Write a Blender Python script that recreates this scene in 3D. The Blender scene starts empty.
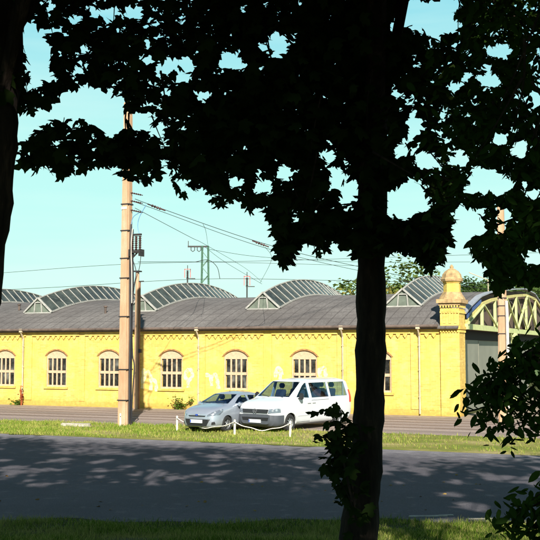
import bpy, bmesh, math, random
import numpy as np
from mathutils import Vector, Matrix
random.seed(7); rng = np.random.default_rng(7)
R = math.radians
sc = bpy.context.scene
COL = sc.collection

# ------------------------------------------------------------------ camera
HC = 3.2; F = 1000.0; PITCH = math.atan(80/1000.0)
cam = bpy.data.cameras.new("camera"); camo = bpy.data.objects.new("camera", cam); COL.objects.link(camo)
camo.location = (0, 0, HC); camo.rotation_euler = (R(90)+PITCH, 0, 0)
cam.lens = 36*F/540; cam.sensor_width = 36; cam.clip_end = 3000; cam.clip_start = 0.1
sc.camera = camo
CP, SP = math.cos(PITCH), math.sin(PITCH)

def ray(px, py):
    x = (px-270)/F; z = (270-py)/F
    return Vector((x, CP - z*SP, SP + z*CP))
def at(px, py, Y):
    r = ray(px, py); t = Y/r.y
    return Vector((r.x*t, Y, HC+r.z*t))
def on_z(px, py, z=0.0):
    r = ray(px, py); t = (z-HC)/r.z
    return Vector((r.x*t, r.y*t, z))
def project(P):
    P = np.asarray(P, float)
    x = P[..., 0]; y = P[..., 1]; z = P[..., 2]-HC
    d = y*CP + z*SP; h = -y*SP + z*CP
    d = np.where(d < .01, .01, d)
    return 270+F*x/d, 270-F*h/d, d

# ------------------------------------------------------------------ sun / world / view
SUN_EL, SUN_AZ = R(33), R(-4.5)     # sun stands behind the camera, a little to the right
S = Vector((-math.sin(SUN_AZ)*math.cos(SUN_EL), -math.cos(SUN_AZ)*math.cos(SUN_EL), math.sin(SUN_EL)))
sl = bpy.data.lights.new("sun", 'SUN'); sl.energy = 4.6; sl.angle = R(0.5); sl.color = (1, .95, .86)
so = bpy.data.objects.new("sun", sl); COL.objects.link(so)
so.rotation_euler = S.to_track_quat('Z', 'Y').to_euler(); so.location = (0, -20, 40)
w = bpy.data.worlds.new("World"); sc.world = w; w.use_nodes = True
nt = w.node_tree; nt.nodes.clear()
sky = nt.nodes.new('ShaderNodeTexSky'); sky.sky_type = 'NISHITA'; sky.sun_disc = False
sky.sun_elevation = SUN_EL; sky.sun_rotation = math.pi+SUN_AZ
sky.air_density = 1.0; sky.dust_density = 0.6; sky.ozone_density = 1.0
tint = nt.nodes.new('ShaderNodeMix'); tint.data_type = 'RGBA'; tint.blend_type = 'MULTIPLY'
tint.inputs[0].default_value = 1.0; tint.inputs[7].default_value = (0.72, 1.05, 0.88, 1)
cl = nt.nodes.new('ShaderNodeTexNoise'); cl.inputs['Scale'].default_value = 2.2; cl.inputs['Detail'].default_value = 5
tcw = nt.nodes.new('ShaderNodeTexCoord'); mpw = nt.nodes.new('ShaderNodeMapping'); mpw.inputs['Scale'].default_value = (1, 1, 9)
crw = nt.nodes.new('ShaderNodeValToRGB'); crw.color_ramp.elements[0].position = .45; crw.color_ramp.elements[1].position = .8
crw.color_ramp.elements[0].color = (0, 0, 0, 1); crw.color_ramp.elements[1].color = (.6, .6, .6, 1)
cmx = nt.nodes.new('ShaderNodeMix'); cmx.data_type = 'RGBA'; cmx.inputs[7].default_value = (6.6, 8.6, 8.0, 1)
bg = nt.nodes.new('ShaderNodeBackground'); bg.inputs[1].default_value = 0.052
ow = nt.nodes.new('ShaderNodeOutputWorld')
ev = nt.nodes.new('ShaderNodeMix'); ev.data_type = 'RGBA'; ev.inputs[0].default_value = .86
sxyz = nt.nodes.new('ShaderNodeSeparateXYZ'); nt.links.new(tcw.outputs['Generated'], sxyz.inputs[0])
zr_ = nt.nodes.new('ShaderNodeValToRGB'); zr_.color_ramp.interpolation = 'EASE'
for k_, (p_, c_) in enumerate([(0.0, (.56, .82, .71)), (.17, (.43, .76, .71)), (.36, (.24, .60, .68)), (.52, (.045, .11, .27)), (1.0, (.015, .035, .13))]):
    if k_ > 1: zr_.color_ramp.elements.new(p_)
    e_ = zr_.color_ramp.elements[k_]; e_.position = p_; e_.color = (*c_, 1)
vm = nt.nodes.new('ShaderNodeVectorMath'); vm.operation = 'SCALE'; vm.inputs[3].default_value = 10.8
nt.links.new(sxyz.outputs[2], zr_.inputs[0]); nt.links.new(zr_.outputs[0], vm.inputs[0]); nt.links.new(vm.outputs[0], ev.inputs[7])
nt.links.new(sky.outputs[0], tint.inputs[6]); nt.links.new(tint.outputs[2], ev.inputs[6]); nt.links.new(tcw.outputs['Generated'], mpw.inputs[0])
nt.links.new(mpw.outputs[0], cl.inputs['Vector']); nt.links.new(cl.outputs[0], crw.inputs[0])
nt.links.new(crw.outputs[0], cmx.inputs[0]); nt.links.new(ev.outputs[2], cmx.inputs[6])
nt.links.new(cmx.outputs[2], bg.inputs[0]); nt.links.new(bg.outputs[0], ow.inputs[0])
sc.view_settings.view_transform = 'Standard'; sc.view_settings.look = 'None'
sc.view_settings.gamma = 1; sc.view_settings.use_curve_mapping = False
sc.view_settings.exposure = 1.25

# ------------------------------------------------------------------ materials
class NT:
    def __init__(s, name):
        s.m = bpy.data.materials.new(name); s.m.use_nodes = True
        s.t = s.m.node_tree; s.b = s.t.nodes['Principled BSDF']; s.out = s.t.nodes['Material Output']
        s.tc = s.n('ShaderNodeTexCoord')
    def n(s, k): return s.t.nodes.new(k)
    def l(s, a, b): s.t.links.new(a, b)
    def noise(s, scale, vec=None, detail=4, rough=.6):
        n = s.n('ShaderNodeTexNoise'); n.inputs['Scale'].default_value = scale; n.inputs['Detail'].default_value = detail
        n.inputs['Roughness'].default_value = rough
        s.l(vec if vec else s.tc.outputs['Object'], n.inputs['Vector']); return n.outputs[0]
    def ramp(s, fac, stops):
        r = s.n('ShaderNodeValToRGB'); e = r.color_ramp.elements
        while len(e) < len(stops): e.new(.5)
        for i, (p, c) in enumerate(stops):
            e[i].position = p; e[i].color = (c[0], c[1], c[2], 1) if hasattr(c, '__len__') else (c, c, c, 1)
        s.l(fac, r.inputs[0]); return r.outputs[0]
    def mix(s, fac, a, b, mode='MIX'):
        m = s.n('ShaderNodeMix'); m.data_type = 'RGBA'; m.blend_type = mode
        for v, i in ((fac, 0), (a, 6), (b, 7)):
            if hasattr(v, 'links') or hasattr(v, 'is_linked'): s.l(v, m.inputs[i])
            elif i == 0: m.inputs[0].default_value = v
            else: m.inputs[i].default_value = (v[0], v[1], v[2], 1)
        return m.outputs[2]
    def mapping(s, scale=(1, 1, 1), rot=(0, 0, 0), loc=(0, 0, 0), src='Object'):
        m = s.n('ShaderNodeMapping'); m.inputs['Scale'].default_value = scale
        m.inputs['Rotation'].default_value = rot; m.inputs['Location'].default_value = loc
        s.l(s.tc.outputs[src], m.inputs[0]); return m.outputs[0]
    def bump(s, h, strength=.4, dist=.02):
        b = s.n('ShaderNodeBump'); b.inputs['Strength'].default_value = strength; b.inputs['Distance'].default_value = dist
        s.l(h, b.inputs['Height']); s.l(b.outputs[0], s.b.inputs['Normal'])
    def col(s, c):
        if hasattr(c, 'is_linked'): s.l(c, s.b.inputs['Base Color'])
        else: s.b.inputs['Base Color'].default_value = (c[0], c[1], c[2], 1)
    def setp(s, rough=.8, metal=0, spec=None):
        s.b.inputs['Roughness'].default_value = rough; s.b.inputs['Metallic'].default_value = metal
        if spec is not None: s.b.inputs['Specular IOR Level'].default_value = spec
        return s.m

def plain(name, c, rough=.7, metal=0, var=.25, scale=6, spec=None, coat=0):
    t = NT(name)
    n = t.noise(scale, detail=5)
    a = [max(0, x*(1-var)) for x in c]; b = [min(1, x*(1+var*.6)) for x in c]
    t.col(t.ramp(n, [(.3, a), (.7, b)]))
    if coat: t.b.inputs['Coat Weight'].default_value = coat; t.b.inputs['Coat Roughness'].default_value = .05
    return t.setp(rough, metal, spec)

M = {}
def wallcoord(t):
    sp = t.n('ShaderNodeSeparateXYZ'); t.l(t.tc.outputs['Object'], sp.inputs[0])
    ad = t.n('ShaderNodeMath'); ad.operation = 'ADD'; t.l(sp.outputs[0], ad.inputs[0]); t.l(sp.outputs[1], ad.inputs[1])
    cb = t.n('ShaderNodeCombineXYZ'); t.l(ad.outputs[0], cb.inputs[0]); t.l(sp.outputs[2], cb.inputs[1]); return cb.outputs[0], sp.outputs[2]

def brick(name, base, dirt):
    t = NT(name); v, z = wallcoord(t)
    b = t.n('ShaderNodeTexBrick'); t.l(v, b.inputs['Vector'])
    b.inputs['Scale'].default_value = 1; b.inputs['Brick Width'].default_value = .26; b.inputs['Row Height'].default_value = .082
    b.inputs['Mortar Size'].default_value = .007; b.inputs['Mortar Smooth'].default_value = .4
    b.inputs['Color1'].default_value = (*base, 1)
    b.inputs['Color2'].default_value = (base[0]*.68, base[1]*.58, base[2]*.5, 1)
    b.inputs['Mortar'].default_value = (base[0]*.86, base[1]*.83, base[2]*1.35, 1)
    n1 = t.noise(.55, detail=6, rough=.65); n2 = t.noise(7, detail=5)
    c = t.mix(t.ramp(n1, [(.42, 0.0), (.62, .8)]), b.outputs[0], dirt)
    c = t.mix(t.ramp(n2, [(.35, .5), (.6, 0.0)]), c, (base[0]*.7, base[1]*.6, base[2]*.7))
    # pale repaired and scrubbed patches
    n3 = t.noise(1.3, detail=3)
    c = t.mix(t.ramp(n3, [(.5, 0.0), (.68, .22)]), c, (.68, .60, .28))
    mp = t.n('ShaderNodeMapping'); mp.inputs['Scale'].default_value = (2.6, .22, 1); t.l(v, mp.inputs[0])
    n6 = t.noise(1.6, mp.outputs[0], detail=6, rough=.7); c = t.mix(t.ramp(n6, [(.48, 0.0), (.66, .6)]), c, (base[0]*.72, base[1]*.60, base[2]*.6))
    # rising damp along the foot of the wall
    zz = t.n('ShaderNodeMath'); zz.operation = 'MULTIPLY_ADD'; t.l(n2, zz.inputs[0]); zz.inputs[1].default_value = .9; t.l(z, zz.inputs[2])
    c = t.mix(t.ramp(zz.outputs[0], [(.35, .85), (1.2, 0.0)]), c, (.40, .23, .05))
    t.col(c); t.bump(b.outputs['Fac'], .35, -.008)
    return t.setp(.9, spec=.2)
M['brick'] = brick('yellow_brick', (.67, .495, .120), (.58, .40, .075))
M['brick_trim'] = brick('ochre_brick', (.56, .42, .09), (.50, .34, .07))
M['coping'] = plain('weathered_render', (.36, .24, .11), .9, var=.45, scale=5)
M['lintel'] = plain('red_brown_brick', (.30, .15, .05), .9, var=.4, scale=9)
M['frame'] = plain('faded_pink_window_paint', (.46, .32, .20), .8, var=.2, scale=8)

t = NT('dusty_dark_pane'); oi = t.n('ShaderNodeObjectInfo'); av = t.n('ShaderNodeVectorMath'); av.operation = 'MULTIPLY_ADD'
t.l(oi.outputs['Location'], av.inputs[0]); av.inputs[1].default_value = (1.7, 1.3, 1); t.l(t.tc.outputs['Object'], av.inputs[2])
n = t.noise(1.4, av.outputs[0], detail=2); n2 = t.noise(9, av.outputs[0])
t.col(t.mix(t.ramp(n2, [(.4, 0.0), (.8, .25)]), t.ramp(n, [(.46, (.008, .007, .006)), (.62, (.045, .045, .04)), (.74, (.14, .14, .12))]), (.13, .12, .1)))
M['pane'] = t.setp(.25, spec=.3)

t = NT('roof_felt')
m1 = t.mapping((1, 1, 1)); wv = t.n('ShaderNodeTexWave'); wv.bands_direction = 'X'; wv.inputs['Scale'].default_value = .5
wv.inputs['Distortion'].default_value = .12; wv.inputs['Detail'].default_value = 1; t.l(m1, wv.inputs['Vector'])
n = t.noise(.35, detail=6, rough=.7); n2 = t.noise(14, t.mapping((1, .12, 1)), detail=4)
c = t.ramp(n, [(.3, (.08, .072, .068)), (.55, (.13, .120, .112)), (.75, (.19, .175, .162))])
c = t.mix(t.ramp(n2, [(.35, .5), (.65, 0.0)]), c, (.06, .05, .045))
c = t.mix(t.ramp(wv.outputs[1], [(.0, .55), (.06, 0.0)]), c, (.035, .03, .028))
wv2 = t.n('ShaderNodeTexWave'); wv2.bands_direction = 'Y'; wv2.inputs['Scale'].default_value = .31; t.l(m1, wv2.inputs['Vector'])
c = t.mix(t.ramp(wv2.outputs[1], [(.0, .4), (.04, 0.0)]), c, (.04, .035, .033))
t.col(c); t.bump(n2, .3, .02); M['roof'] = t.setp(.85, spec=.25)
M['gutter'] = plain('rusty_gutter', (.10, .07, .055), .8, var=.5, scale=3)
M['zinc'] = plain('zinc_pipe', (.42, .34, .22), .6, var=.3, scale=3)

t = NT('skylight_glass'); n = t.noise(.9, detail=4); n2 = t.noise(3.5, detail=2)
t.col(t.mix(t.ramp(n2, [(.5, 0.0), (.75, .5)]), t.ramp(n, [(.35, (.020, .026, .022)), (.6, (.045, .055, .046)), (.74, (.10, .11, .09))]), (.075, .085, .075)))
M['skyglass'] = t.setp(.3, spec=.4)
M['whitebar'] = plain('greyed_white_paint', (.30, .29, .26), .7, var=.3, scale=4)
M['gablegreen'] = plain('grey_green_board', (.11, .13, .10), .8, var=.3, scale=3)
M['truss'] = plain('pale_green_steel_paint', (.44, .47, .20), .6, var=.2, scale=3)
M['truss_yellow'] = plain('ochre_steel_paint', (.46, .40, .14), .6, var=.2, scale=3)
M['fascia_blue'] = plain('blue_fascia_paint', (.03, .06, .19), .5, var=.2)
M['fascia_pale'] = plain('lead_fascia', (.24, .25, .27), .5, var=.2)
M['darkboard'] = plain('brown_boarding', (.085, .052, .036), .9, var=.35, scale=1.5)
M['door_grey'] = plain('grey_gate_paint', (.18, .18, .14), .6, var=.18, scale=.7)
M['black'] = plain('black_void', (.006, .006, .006), .9, var=.1)

t = NT('mast_concrete'); n = t.noise(2.5, t.mapping((1, 1, .25)), detail=6); n2 = t.noise(25, detail=3)
c = t.ramp(n, [(.3, (.33, .19, .10)), (.55, (.45, .28, .165)), (.75, (.52, .38, .27))])
t.col(t.mix(t.ramp(n2, [(.4, .3), (.6, 0.0)]), c, (.3, .2, .14))); t.bump(n2, .3, .01); M['concrete'] = t.setp(.9, spec=.2)
M['white_mast'] = plain('chalky_white_paint', (.48, .43, .36), .8, var=.25, scale=4)
M['old_wood'] = plain('brown_timber', (.22, .11, .06), .9, var=.35, scale=3)
M['iron'] = plain('dark_iron', (.03, .026, .025), .6, .3)
M['cable'] = plain('black_cable', (.015, .015, .018), .6)
M['bluecable'] = plain('blue_cable', (.10, .25, .42), .6)
M['ceramic'] = plain('brown_glazed_ceramic', (.05, .02, .018), .3)
M['redpaint'] = plain('faded_red_paint', (.45, .10, .09), .6)
M['whitepaint'] = plain('white_post_paint', (.66, .60, .46), .7, var=.2, scale=10)
M['rope'] = plain('white_rope', (.72, .66, .55), .9)
M['greensteel'] = plain('green_lattice_steel', (.06, .13, .08), .7)
M['stone'] = plain('kerb_stone', (.30, .27, .22), .9, var=.35, scale=9)

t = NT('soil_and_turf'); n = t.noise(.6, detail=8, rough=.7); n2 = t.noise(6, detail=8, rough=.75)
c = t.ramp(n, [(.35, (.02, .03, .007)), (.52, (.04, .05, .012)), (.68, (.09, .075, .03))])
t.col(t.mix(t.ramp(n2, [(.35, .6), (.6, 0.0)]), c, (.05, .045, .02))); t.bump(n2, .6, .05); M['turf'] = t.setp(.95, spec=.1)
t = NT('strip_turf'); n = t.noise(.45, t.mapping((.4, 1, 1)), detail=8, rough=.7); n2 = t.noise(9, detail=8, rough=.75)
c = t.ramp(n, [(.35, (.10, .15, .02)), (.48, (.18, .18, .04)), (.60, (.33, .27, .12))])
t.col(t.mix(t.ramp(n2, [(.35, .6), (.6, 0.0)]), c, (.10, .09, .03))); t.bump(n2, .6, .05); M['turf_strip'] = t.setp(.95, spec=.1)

t = NT('path_asphalt'); n = t.noise(.35, detail=8, rough=.65); n2 = t.noise(30, detail=4); n3 = t.noise(2.2, detail=6)
c = t.ramp(n, [(.3, (.030, .026, .036)), (.6, (.052, .045, .058)), (.8, (.085, .075, .085))])
c = t.mix(t.ramp(n3, [(.58, 0.0), (.72, .6)]), c, (.15, .13, .128))
ck = t.n('ShaderNodeTexVoronoi'); ck.feature = 'DISTANCE_TO_EDGE'; ck.inputs['Scale'].default_value = .55
wn = t.n('ShaderNodeTexNoise'); wn.inputs['Scale'].default_value = 1.5; wn.inputs['Detail'].default_value = 6; t.l(t.tc.outputs['Object'], wn.inputs['Vector'])
wm = t.mix(.35, t.tc.outputs['Object'], wn.outputs[1]); t.l(wm, ck.inputs['Vector'])
c = t.mix(t.ramp(ck.outputs[0], [(.0, .55), (.02, 0.0)]), c, (.03, .03, .032))
n5 = t.noise(75, detail=2); c = t.mix(t.ramp(n5, [(.55, 0.0), (.72, .55)]), c, (.30, .28, .27))
vo = t.n('ShaderNodeTexVoronoi'); vo.inputs['Scale'].default_value = 40; t.l(t.tc.outputs['Object'], vo.inputs['Vector'])
c = t.mix(t.ramp(n2, [(.4, .35), (.6, 0.0)]), c, (.05, .05, .05))
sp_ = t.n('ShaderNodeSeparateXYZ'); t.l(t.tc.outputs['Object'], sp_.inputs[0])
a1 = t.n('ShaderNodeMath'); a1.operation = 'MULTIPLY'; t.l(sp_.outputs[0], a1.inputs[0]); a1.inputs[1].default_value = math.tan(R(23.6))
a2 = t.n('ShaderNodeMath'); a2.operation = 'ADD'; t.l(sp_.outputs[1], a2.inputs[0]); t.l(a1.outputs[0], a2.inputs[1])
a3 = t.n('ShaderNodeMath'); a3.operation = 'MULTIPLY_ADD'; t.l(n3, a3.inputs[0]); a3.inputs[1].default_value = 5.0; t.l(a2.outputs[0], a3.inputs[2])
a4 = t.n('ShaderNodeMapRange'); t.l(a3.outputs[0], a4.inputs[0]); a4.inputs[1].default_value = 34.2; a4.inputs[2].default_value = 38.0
# far side of the path painted paler, standing in for its sunlit edge
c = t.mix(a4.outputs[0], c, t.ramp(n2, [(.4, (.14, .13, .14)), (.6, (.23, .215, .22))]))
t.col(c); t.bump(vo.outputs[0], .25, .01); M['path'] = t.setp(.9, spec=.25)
# paved tramway in front of the hall (object x runs along the wall)
t = NT('tramway_paving'); n = t.noise(.5, t.mapping((.12, 1.6, 1)), detail=7, rough=.6); n2 = t.noise(12, detail=5)
c = t.ramp(n, [(.32, (.17, .14, .12)), (.5, (.27, .215, .185)), (.68, (.40, .33, .285))])
bk = t.n('ShaderNodeTexBrick'); bk.inputs['Scale'].default_value = 1; bk.inputs['Brick Width'].default_value = .3
bk.inputs['Row Height'].default_value = .16; bk.inputs['Mortar Size'].default_value = .03; t.l(t.tc.outputs['Object'], bk.inputs['Vector'])
bk.inputs['Color1'].default_value = (1, 1, 1, 1); bk.inputs['Color2'].default_value = (.92, .9, .88, 1); bk.inputs['Mortar'].default_value = (.8, .78, .76, 1)
c = t.mix(1.0, c, bk.outputs[0], 'MULTIPLY')
t.col(t.mix(t.ramp(n2, [(.35, .5), (.6, 0.0)]), c, (.12, .09, .08))); t.bump(n2, .3, .02); M['setts'] = t.setp(.9, spec=.2)
M['dirt'] = plain('dusty_verge', (.23, .18, .13), .95, var=.4, scale=2)
M['rail'] = plain('rusty_rail', (.10, .065, .05), .5, .3, var=.3)
M['hillgrass'] = plain('far_grass', (.06, .10, .03), .95, var=.3, scale=.1)

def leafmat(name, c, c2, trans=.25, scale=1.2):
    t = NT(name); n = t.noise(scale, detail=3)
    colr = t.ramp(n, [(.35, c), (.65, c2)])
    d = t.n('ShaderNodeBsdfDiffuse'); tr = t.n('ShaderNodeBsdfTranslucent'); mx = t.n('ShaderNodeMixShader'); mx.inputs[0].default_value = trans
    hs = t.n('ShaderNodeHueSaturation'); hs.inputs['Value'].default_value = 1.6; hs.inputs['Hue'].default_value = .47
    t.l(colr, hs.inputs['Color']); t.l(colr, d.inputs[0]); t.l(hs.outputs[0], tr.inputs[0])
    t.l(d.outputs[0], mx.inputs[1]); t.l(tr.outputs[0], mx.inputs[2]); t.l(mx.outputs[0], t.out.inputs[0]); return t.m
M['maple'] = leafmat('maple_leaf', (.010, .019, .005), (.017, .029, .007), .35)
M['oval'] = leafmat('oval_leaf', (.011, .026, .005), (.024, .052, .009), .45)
M['farleaf'] = leafmat('far_leaf', (.075, .11, .022), (.13, .17, .045), .3, .5)
M['farleaf2'] = leafmat('far_leaf_yellowish', (.14, .14, .03), (.22, .19, .05), .3, .5)
M['farleaf3'] = leafmat('forest_leaf', (.045, .085, .022), (.085, .13, .035), .3, .3)
M['litter'] = leafmat('dry_leaf', (.16, .09, .03), (.28, .20, .06), .1, 2)
M['weed'] = leafmat('weed_leaf', (.07, .13, .02), (.13, .18, .03), .3, 3)
M['redweed'] = leafmat('red_stem_leaf', (.30, .07, .03), (.38, .14, .05), .2, 3)
def grassmat(name, a, b, c3):
    t = NT(name); g = t.n('ShaderNodeNewGeometry')
    colr = t.ramp(g.outputs['Random Per Island'], [(.1, a), (.55, b), (.95, c3)])
    n = t.noise(.55, t.mapping((.5, 1, 1)), detail=5)
    colr = t.mix(t.ramp(n, [(.5, 0.0), (.66, .8)]), colr, c3)
    d = t.n('ShaderNodeBsdfDiffuse'); tr = t.n('ShaderNodeBsdfTranslucent'); mx = t.n('ShaderNodeMixShader'); mx.inputs[0].default_value = .35
    t.l(colr, d.inputs[0]); t.l(colr, tr.inputs[0]); t.l(d.outputs[0], mx.inputs[1]); t.l(tr.outputs[0], mx.inputs[2]); t.l(mx.outputs[0], t.out.inputs[0]); return t.m
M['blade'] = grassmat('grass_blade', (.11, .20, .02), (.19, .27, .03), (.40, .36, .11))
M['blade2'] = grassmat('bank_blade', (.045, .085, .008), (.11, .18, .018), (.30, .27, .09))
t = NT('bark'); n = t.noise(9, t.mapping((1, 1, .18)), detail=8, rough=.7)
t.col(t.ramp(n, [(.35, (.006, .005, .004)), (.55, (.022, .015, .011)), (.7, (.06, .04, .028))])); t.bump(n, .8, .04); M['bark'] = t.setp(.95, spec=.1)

def carpaint(name, c, metal=0, rough=.3):
    t = NT(name); t.col(t.ramp(t.noise(2.5), [(.3, [x*.94 for x in c]), (.7, c)]))
    t.b.inputs['Coat Weight'].default_value = .8; t.b.inputs['Coat Roughness'].default_value = .06
    return t.setp(rough, metal)
M['van_white'] = carpaint('van_white_paint', (.50, .515, .52), 0, .45)
M['car_silver'] = carpaint('car_silver_blue_paint', (.33, .365, .42), .5, .33)
M['bumper'] = plain('dark_grey_bumper_plastic', (.05, .056, .068), .6, var=.1)
M['blackplastic'] = plain('black_plastic', (.012, .012, .014), .45, var=.1)
M['rubber'] = plain('tyre_rubber', (.015, .015, .015), .85)
M['alloy'] = plain('wheel_silver', (.30, .31, .32), .35, .7, var=.1)
M['chrome'] = plain('chrome', (.65, .66, .68), .15, .95, var=.03)
M['plate'] = plain('white_number_plate', (.62, .64, .66), .5, var=.04)
M['plate_blue'] = plain('blue_plate_band', (.01, .05, .35), .5, var=.04)
M['seat'] = plain('dark_seat_cloth', (.025, .035, .055), .9)
M['tailred'] = plain('red_lens', (.45, .02, .02), .2)
M['amber'] = plain('amber_lens', (.6, .22, .02), .2)
t = NT('headlight_lens'); v = t.n('ShaderNodeTexVoronoi'); v.inputs['Scale'].default_value = 9; t.l(t.tc.outputs['Object'], v.inputs['Vector'])
t.col(t.ramp(v.outputs[0], [(.0, (.45, .48, .5)), (.6, (.14, .16, .19))])); t.b.inputs['Coat Weight'].default_value = 1; M['lens'] = t.setp(.15, .35)
t = NT('vehicle_glass'); tr = t.n('ShaderNodeBsdfTransparent'); tr.inputs[0].default_value = (.68, .78, .86, 1)
gl = t.n('ShaderNodeBsdfGlossy'); gl.inputs['Roughness'].default_value = .03; gl.inputs[0].default_value = (.8, .9, 1, 1)
fr = t.n('ShaderNodeFresnel'); fr.inputs[0].default_value = 1.45; mx = t.n('ShaderNodeMixShader')
ge = t.n('ShaderNodeNewGeometry'); iv = t.n('ShaderNodeMath'); iv.operation = 'SUBTRACT'; iv.inputs[0].default_value = 1; t.l(ge.outputs['Backfacing'], iv.inputs[1])
mu = t.n('ShaderNodeMath'); mu.operation = 'MULTIPLY'; t.l(fr.outputs[0], mu.inputs[0]); t.l(iv.outputs[0], mu.inputs[1])
t.l(mu.outputs[0], mx.inputs[0]); t.l(tr.outputs[0], mx.inputs[1]); t.l(gl.outputs[0], mx.inputs[2]); t.l(mx.outputs[0], t.out.inputs[0]); M['glass'] = t.m
M['redroof'] = plain('red_roof_tiles', (.22, .07, .045), .9, var=.3)
M['housewall'] = plain('pale_render', (.35, .3, .24), .9)
t = NT('washed_out_white_paint'); t.col(t.ramp(t.noise(5, detail=6, rough=.7), [(.38, (.66, .505, .12)), (.5, (.68, .59, .30)), (.66, (.70, .64, .38))])); M['graffiti'] = t.setp(.95, spec=.1)

# ------------------------------------------------------------------ mesh helpers
def link(name, me, mat, parent=None, loc=None, rotz=0):
    o = bpy.data.objects.new(name, me); COL.objects.link(o)
    if mat and not me.materials: me.materials.append(M[mat] if isinstance(mat, str) else mat)
    if parent: o.parent = parent
    if loc is not None: o.location = loc
    if rotz: o.rotation_euler = (0, 0, rotz)
    return o
def obj(name, bm, mat, parent=None, smooth=False, loc=None, rotz=0):
    me = bpy.data.meshes.new(name); bmesh.ops.recalc_face_normals(bm, faces=bm.faces); bm.to_mesh(me); bm.free()
    if smooth:
        me.polygons.foreach_set('use_smooth', [True]*len(me.polygons))
        try: me.set_sharp_from_angle(angle=R(38))
        except Exception: pass
    return link(name, me, mat, parent, loc, rotz)
def raw(name, V, Fc, mat, parent=None, smooth=False):
    me = bpy.data.meshes.new(name); V = np.asarray(V, np.float32); Fc = np.asarray(Fc, np.int32)
    k = Fc.shape[1]
    me.vertices.add(len(V)); me.vertices.foreach_set('co', V.ravel())
    me.loops.add(Fc.size); me.loops.foreach_set('vertex_index', Fc.ravel())
    me.polygons.add(len(Fc)); me.polygons.foreach_set('loop_start', np.arange(0, Fc.size, k, dtype=np.int32))
    if smooth: me.polygons.foreach_set('use_smooth', np.ones(len(Fc), bool))
    me.update(calc_edges=True); return link(name, me, mat, parent)
def empty(name, loc=(0, 0, 0), rotz=0):
    o = bpy.data.objects.new(name, None); COL.objects.link(o); o.location = loc; o.rotation_euler = (0, 0, rotz)
    o.empty_display_size = .2; return o
def tag(o, label=None, cat=None, group=None, kind=None):
    for k, v in (('label', label), ('category', cat), ('group', group), ('kind', kind)):
        if v: o[k] = v
    return o
def box(bm, x0, x1, y0, y1, z0, z1):
    vs = [bm.verts.new((x, y, z)) for z in (z0, z1) for y in (y0, y1) for x in (x0, x1)]
    for f in ((0, 2, 3, 1), (4, 5, 7, 6), (0, 1, 5, 4), (2, 6, 7, 3), (0, 4, 6, 2), (1, 3, 7, 5)): bm.faces.new([vs[i] for i in f])
def prism(bm, poly, axis, a, b):
    """extrude a 2-D polygon along an axis between a and b; poly gives the other two coordinates in order"""
    def P(p, h):
        return {'x': (h, p[0], p[1]), 'y': (p[0], h, p[1]), 'z': (p[0], p[1], h)}[axis]
    A = [bm.verts.new(P(p, a)) for p in poly]; B = [bm.verts.new(P(p, b)) for p in poly]
    bm.faces.new(A); bm.faces.new(B[::-1]); n = len(poly)
    for i in range(n): bm.faces.new((A[i], B[i], B[(i+1) % n], A[(i+1) % n]))
def beam(bm, a, b, w, h=None, up=(0, 0, 1)):
    a = Vector(a); b = Vector(b); h = h or w; d = (b-a)
    if d.length < 1e-6: return
    d.normalize(); s = d.cross(Vector(up))
    if s.length < 1e-3: s = d.cross(Vector((1, 0, 0)))
    s.normalize(); u = s.cross(d)
    c = [(-1, -1), (1, -1), (1, 1), (-1, 1)]
    A = [bm.verts.new(a+s*(i*w/2)+u*(j*h/2)) for i, j in c]; B = [bm.verts.new(b+s*(i*w/2)+u*(j*h/2)) for i, j in c]
    bm.faces.new(A[::-1]); bm.faces.new(B)
    for i in range(4): bm.faces.new((A[i], A[(i+1) % 4], B[(i+1) % 4], B[i]))
def tube(bm, pts, rad, n=8):
    pts = [Vector(p) for p in pts]; rings = []
    rad = [rad]*len(pts) if not hasattr(rad, '__len__') else rad
    prev = None
    for i, p in enumerate(pts):
        d = (pts[min(i+1, len(pts)-1)]-pts[max(i-1, 0)]).normalized()
        if prev is None:
            s = d.cross(Vector((0, 0, 1)));
            if s.length < .1: s = d.cross(Vector((0, 1, 0)))
        else: s = prev - d*prev.dot(d)
        s.normalize(); prev = s; u = d.cross(s)
        rings.append([bm.verts.new(p+(s*math.cos(2*math.pi*k/n)+u*math.sin(2*math.pi*k/n))*rad[i]) for k in range(n)])
    for a, b in zip(rings, rings[1:]):
        for k in range(n): bm.faces.new((a[k], a[(k+1) % n], b[(k+1) % n], b[k]))
    bm.faces.new(rings[0][::-1]); bm.faces.new(rings[-1])
def lathe(bm, prof, n=8, cx=0, cy=0, rot=0):
    rings = []
    for r, z in prof:
        rings.append([bm.verts.new((cx+r*math.cos(2*math.pi*k/n+rot), cy+r*math.sin(2*math.pi*k/n+rot), z)) for k in range(n)])
    for a, b in zip(rings, rings[1:]):
        for k in range(n): bm.faces.new((a[k], a[(k+1) % n], b[(k+1) % n], b[k]))
    bm.faces.new(rings[0][::-1]); bm.faces.new(rings[-1])
def catmull(pts, k=6):
    P = [Vector(p) for p in pts]; out = []
    P = [P[0]*2-P[1]]+P+[P[-1]*2-P[-2]]
    for i in range(1, len(P)-2):
        for j in range(k):
            t = j/k; a, b, c, d = P[i-1:i+3]
            out.append(.5*((2*b)+(c-a)*t+(2*a-5*b+4*c-d)*t*t+(3*b-a-3*c+d)*t**3))
    out.append(P[-2]); return out
def boolean(o, cut, op):
    m = o.modifiers.new('b', 'BOOLEAN'); m.operation = op; m.object = cut; m.solver = 'EXACT'
    dg = bpy.context.evaluated_depsgraph_get(); dg.update()
    me = bpy.data.meshes.new_from_object(o.evaluated_get(dg)); o.modifiers.clear(); o.data = me
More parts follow.
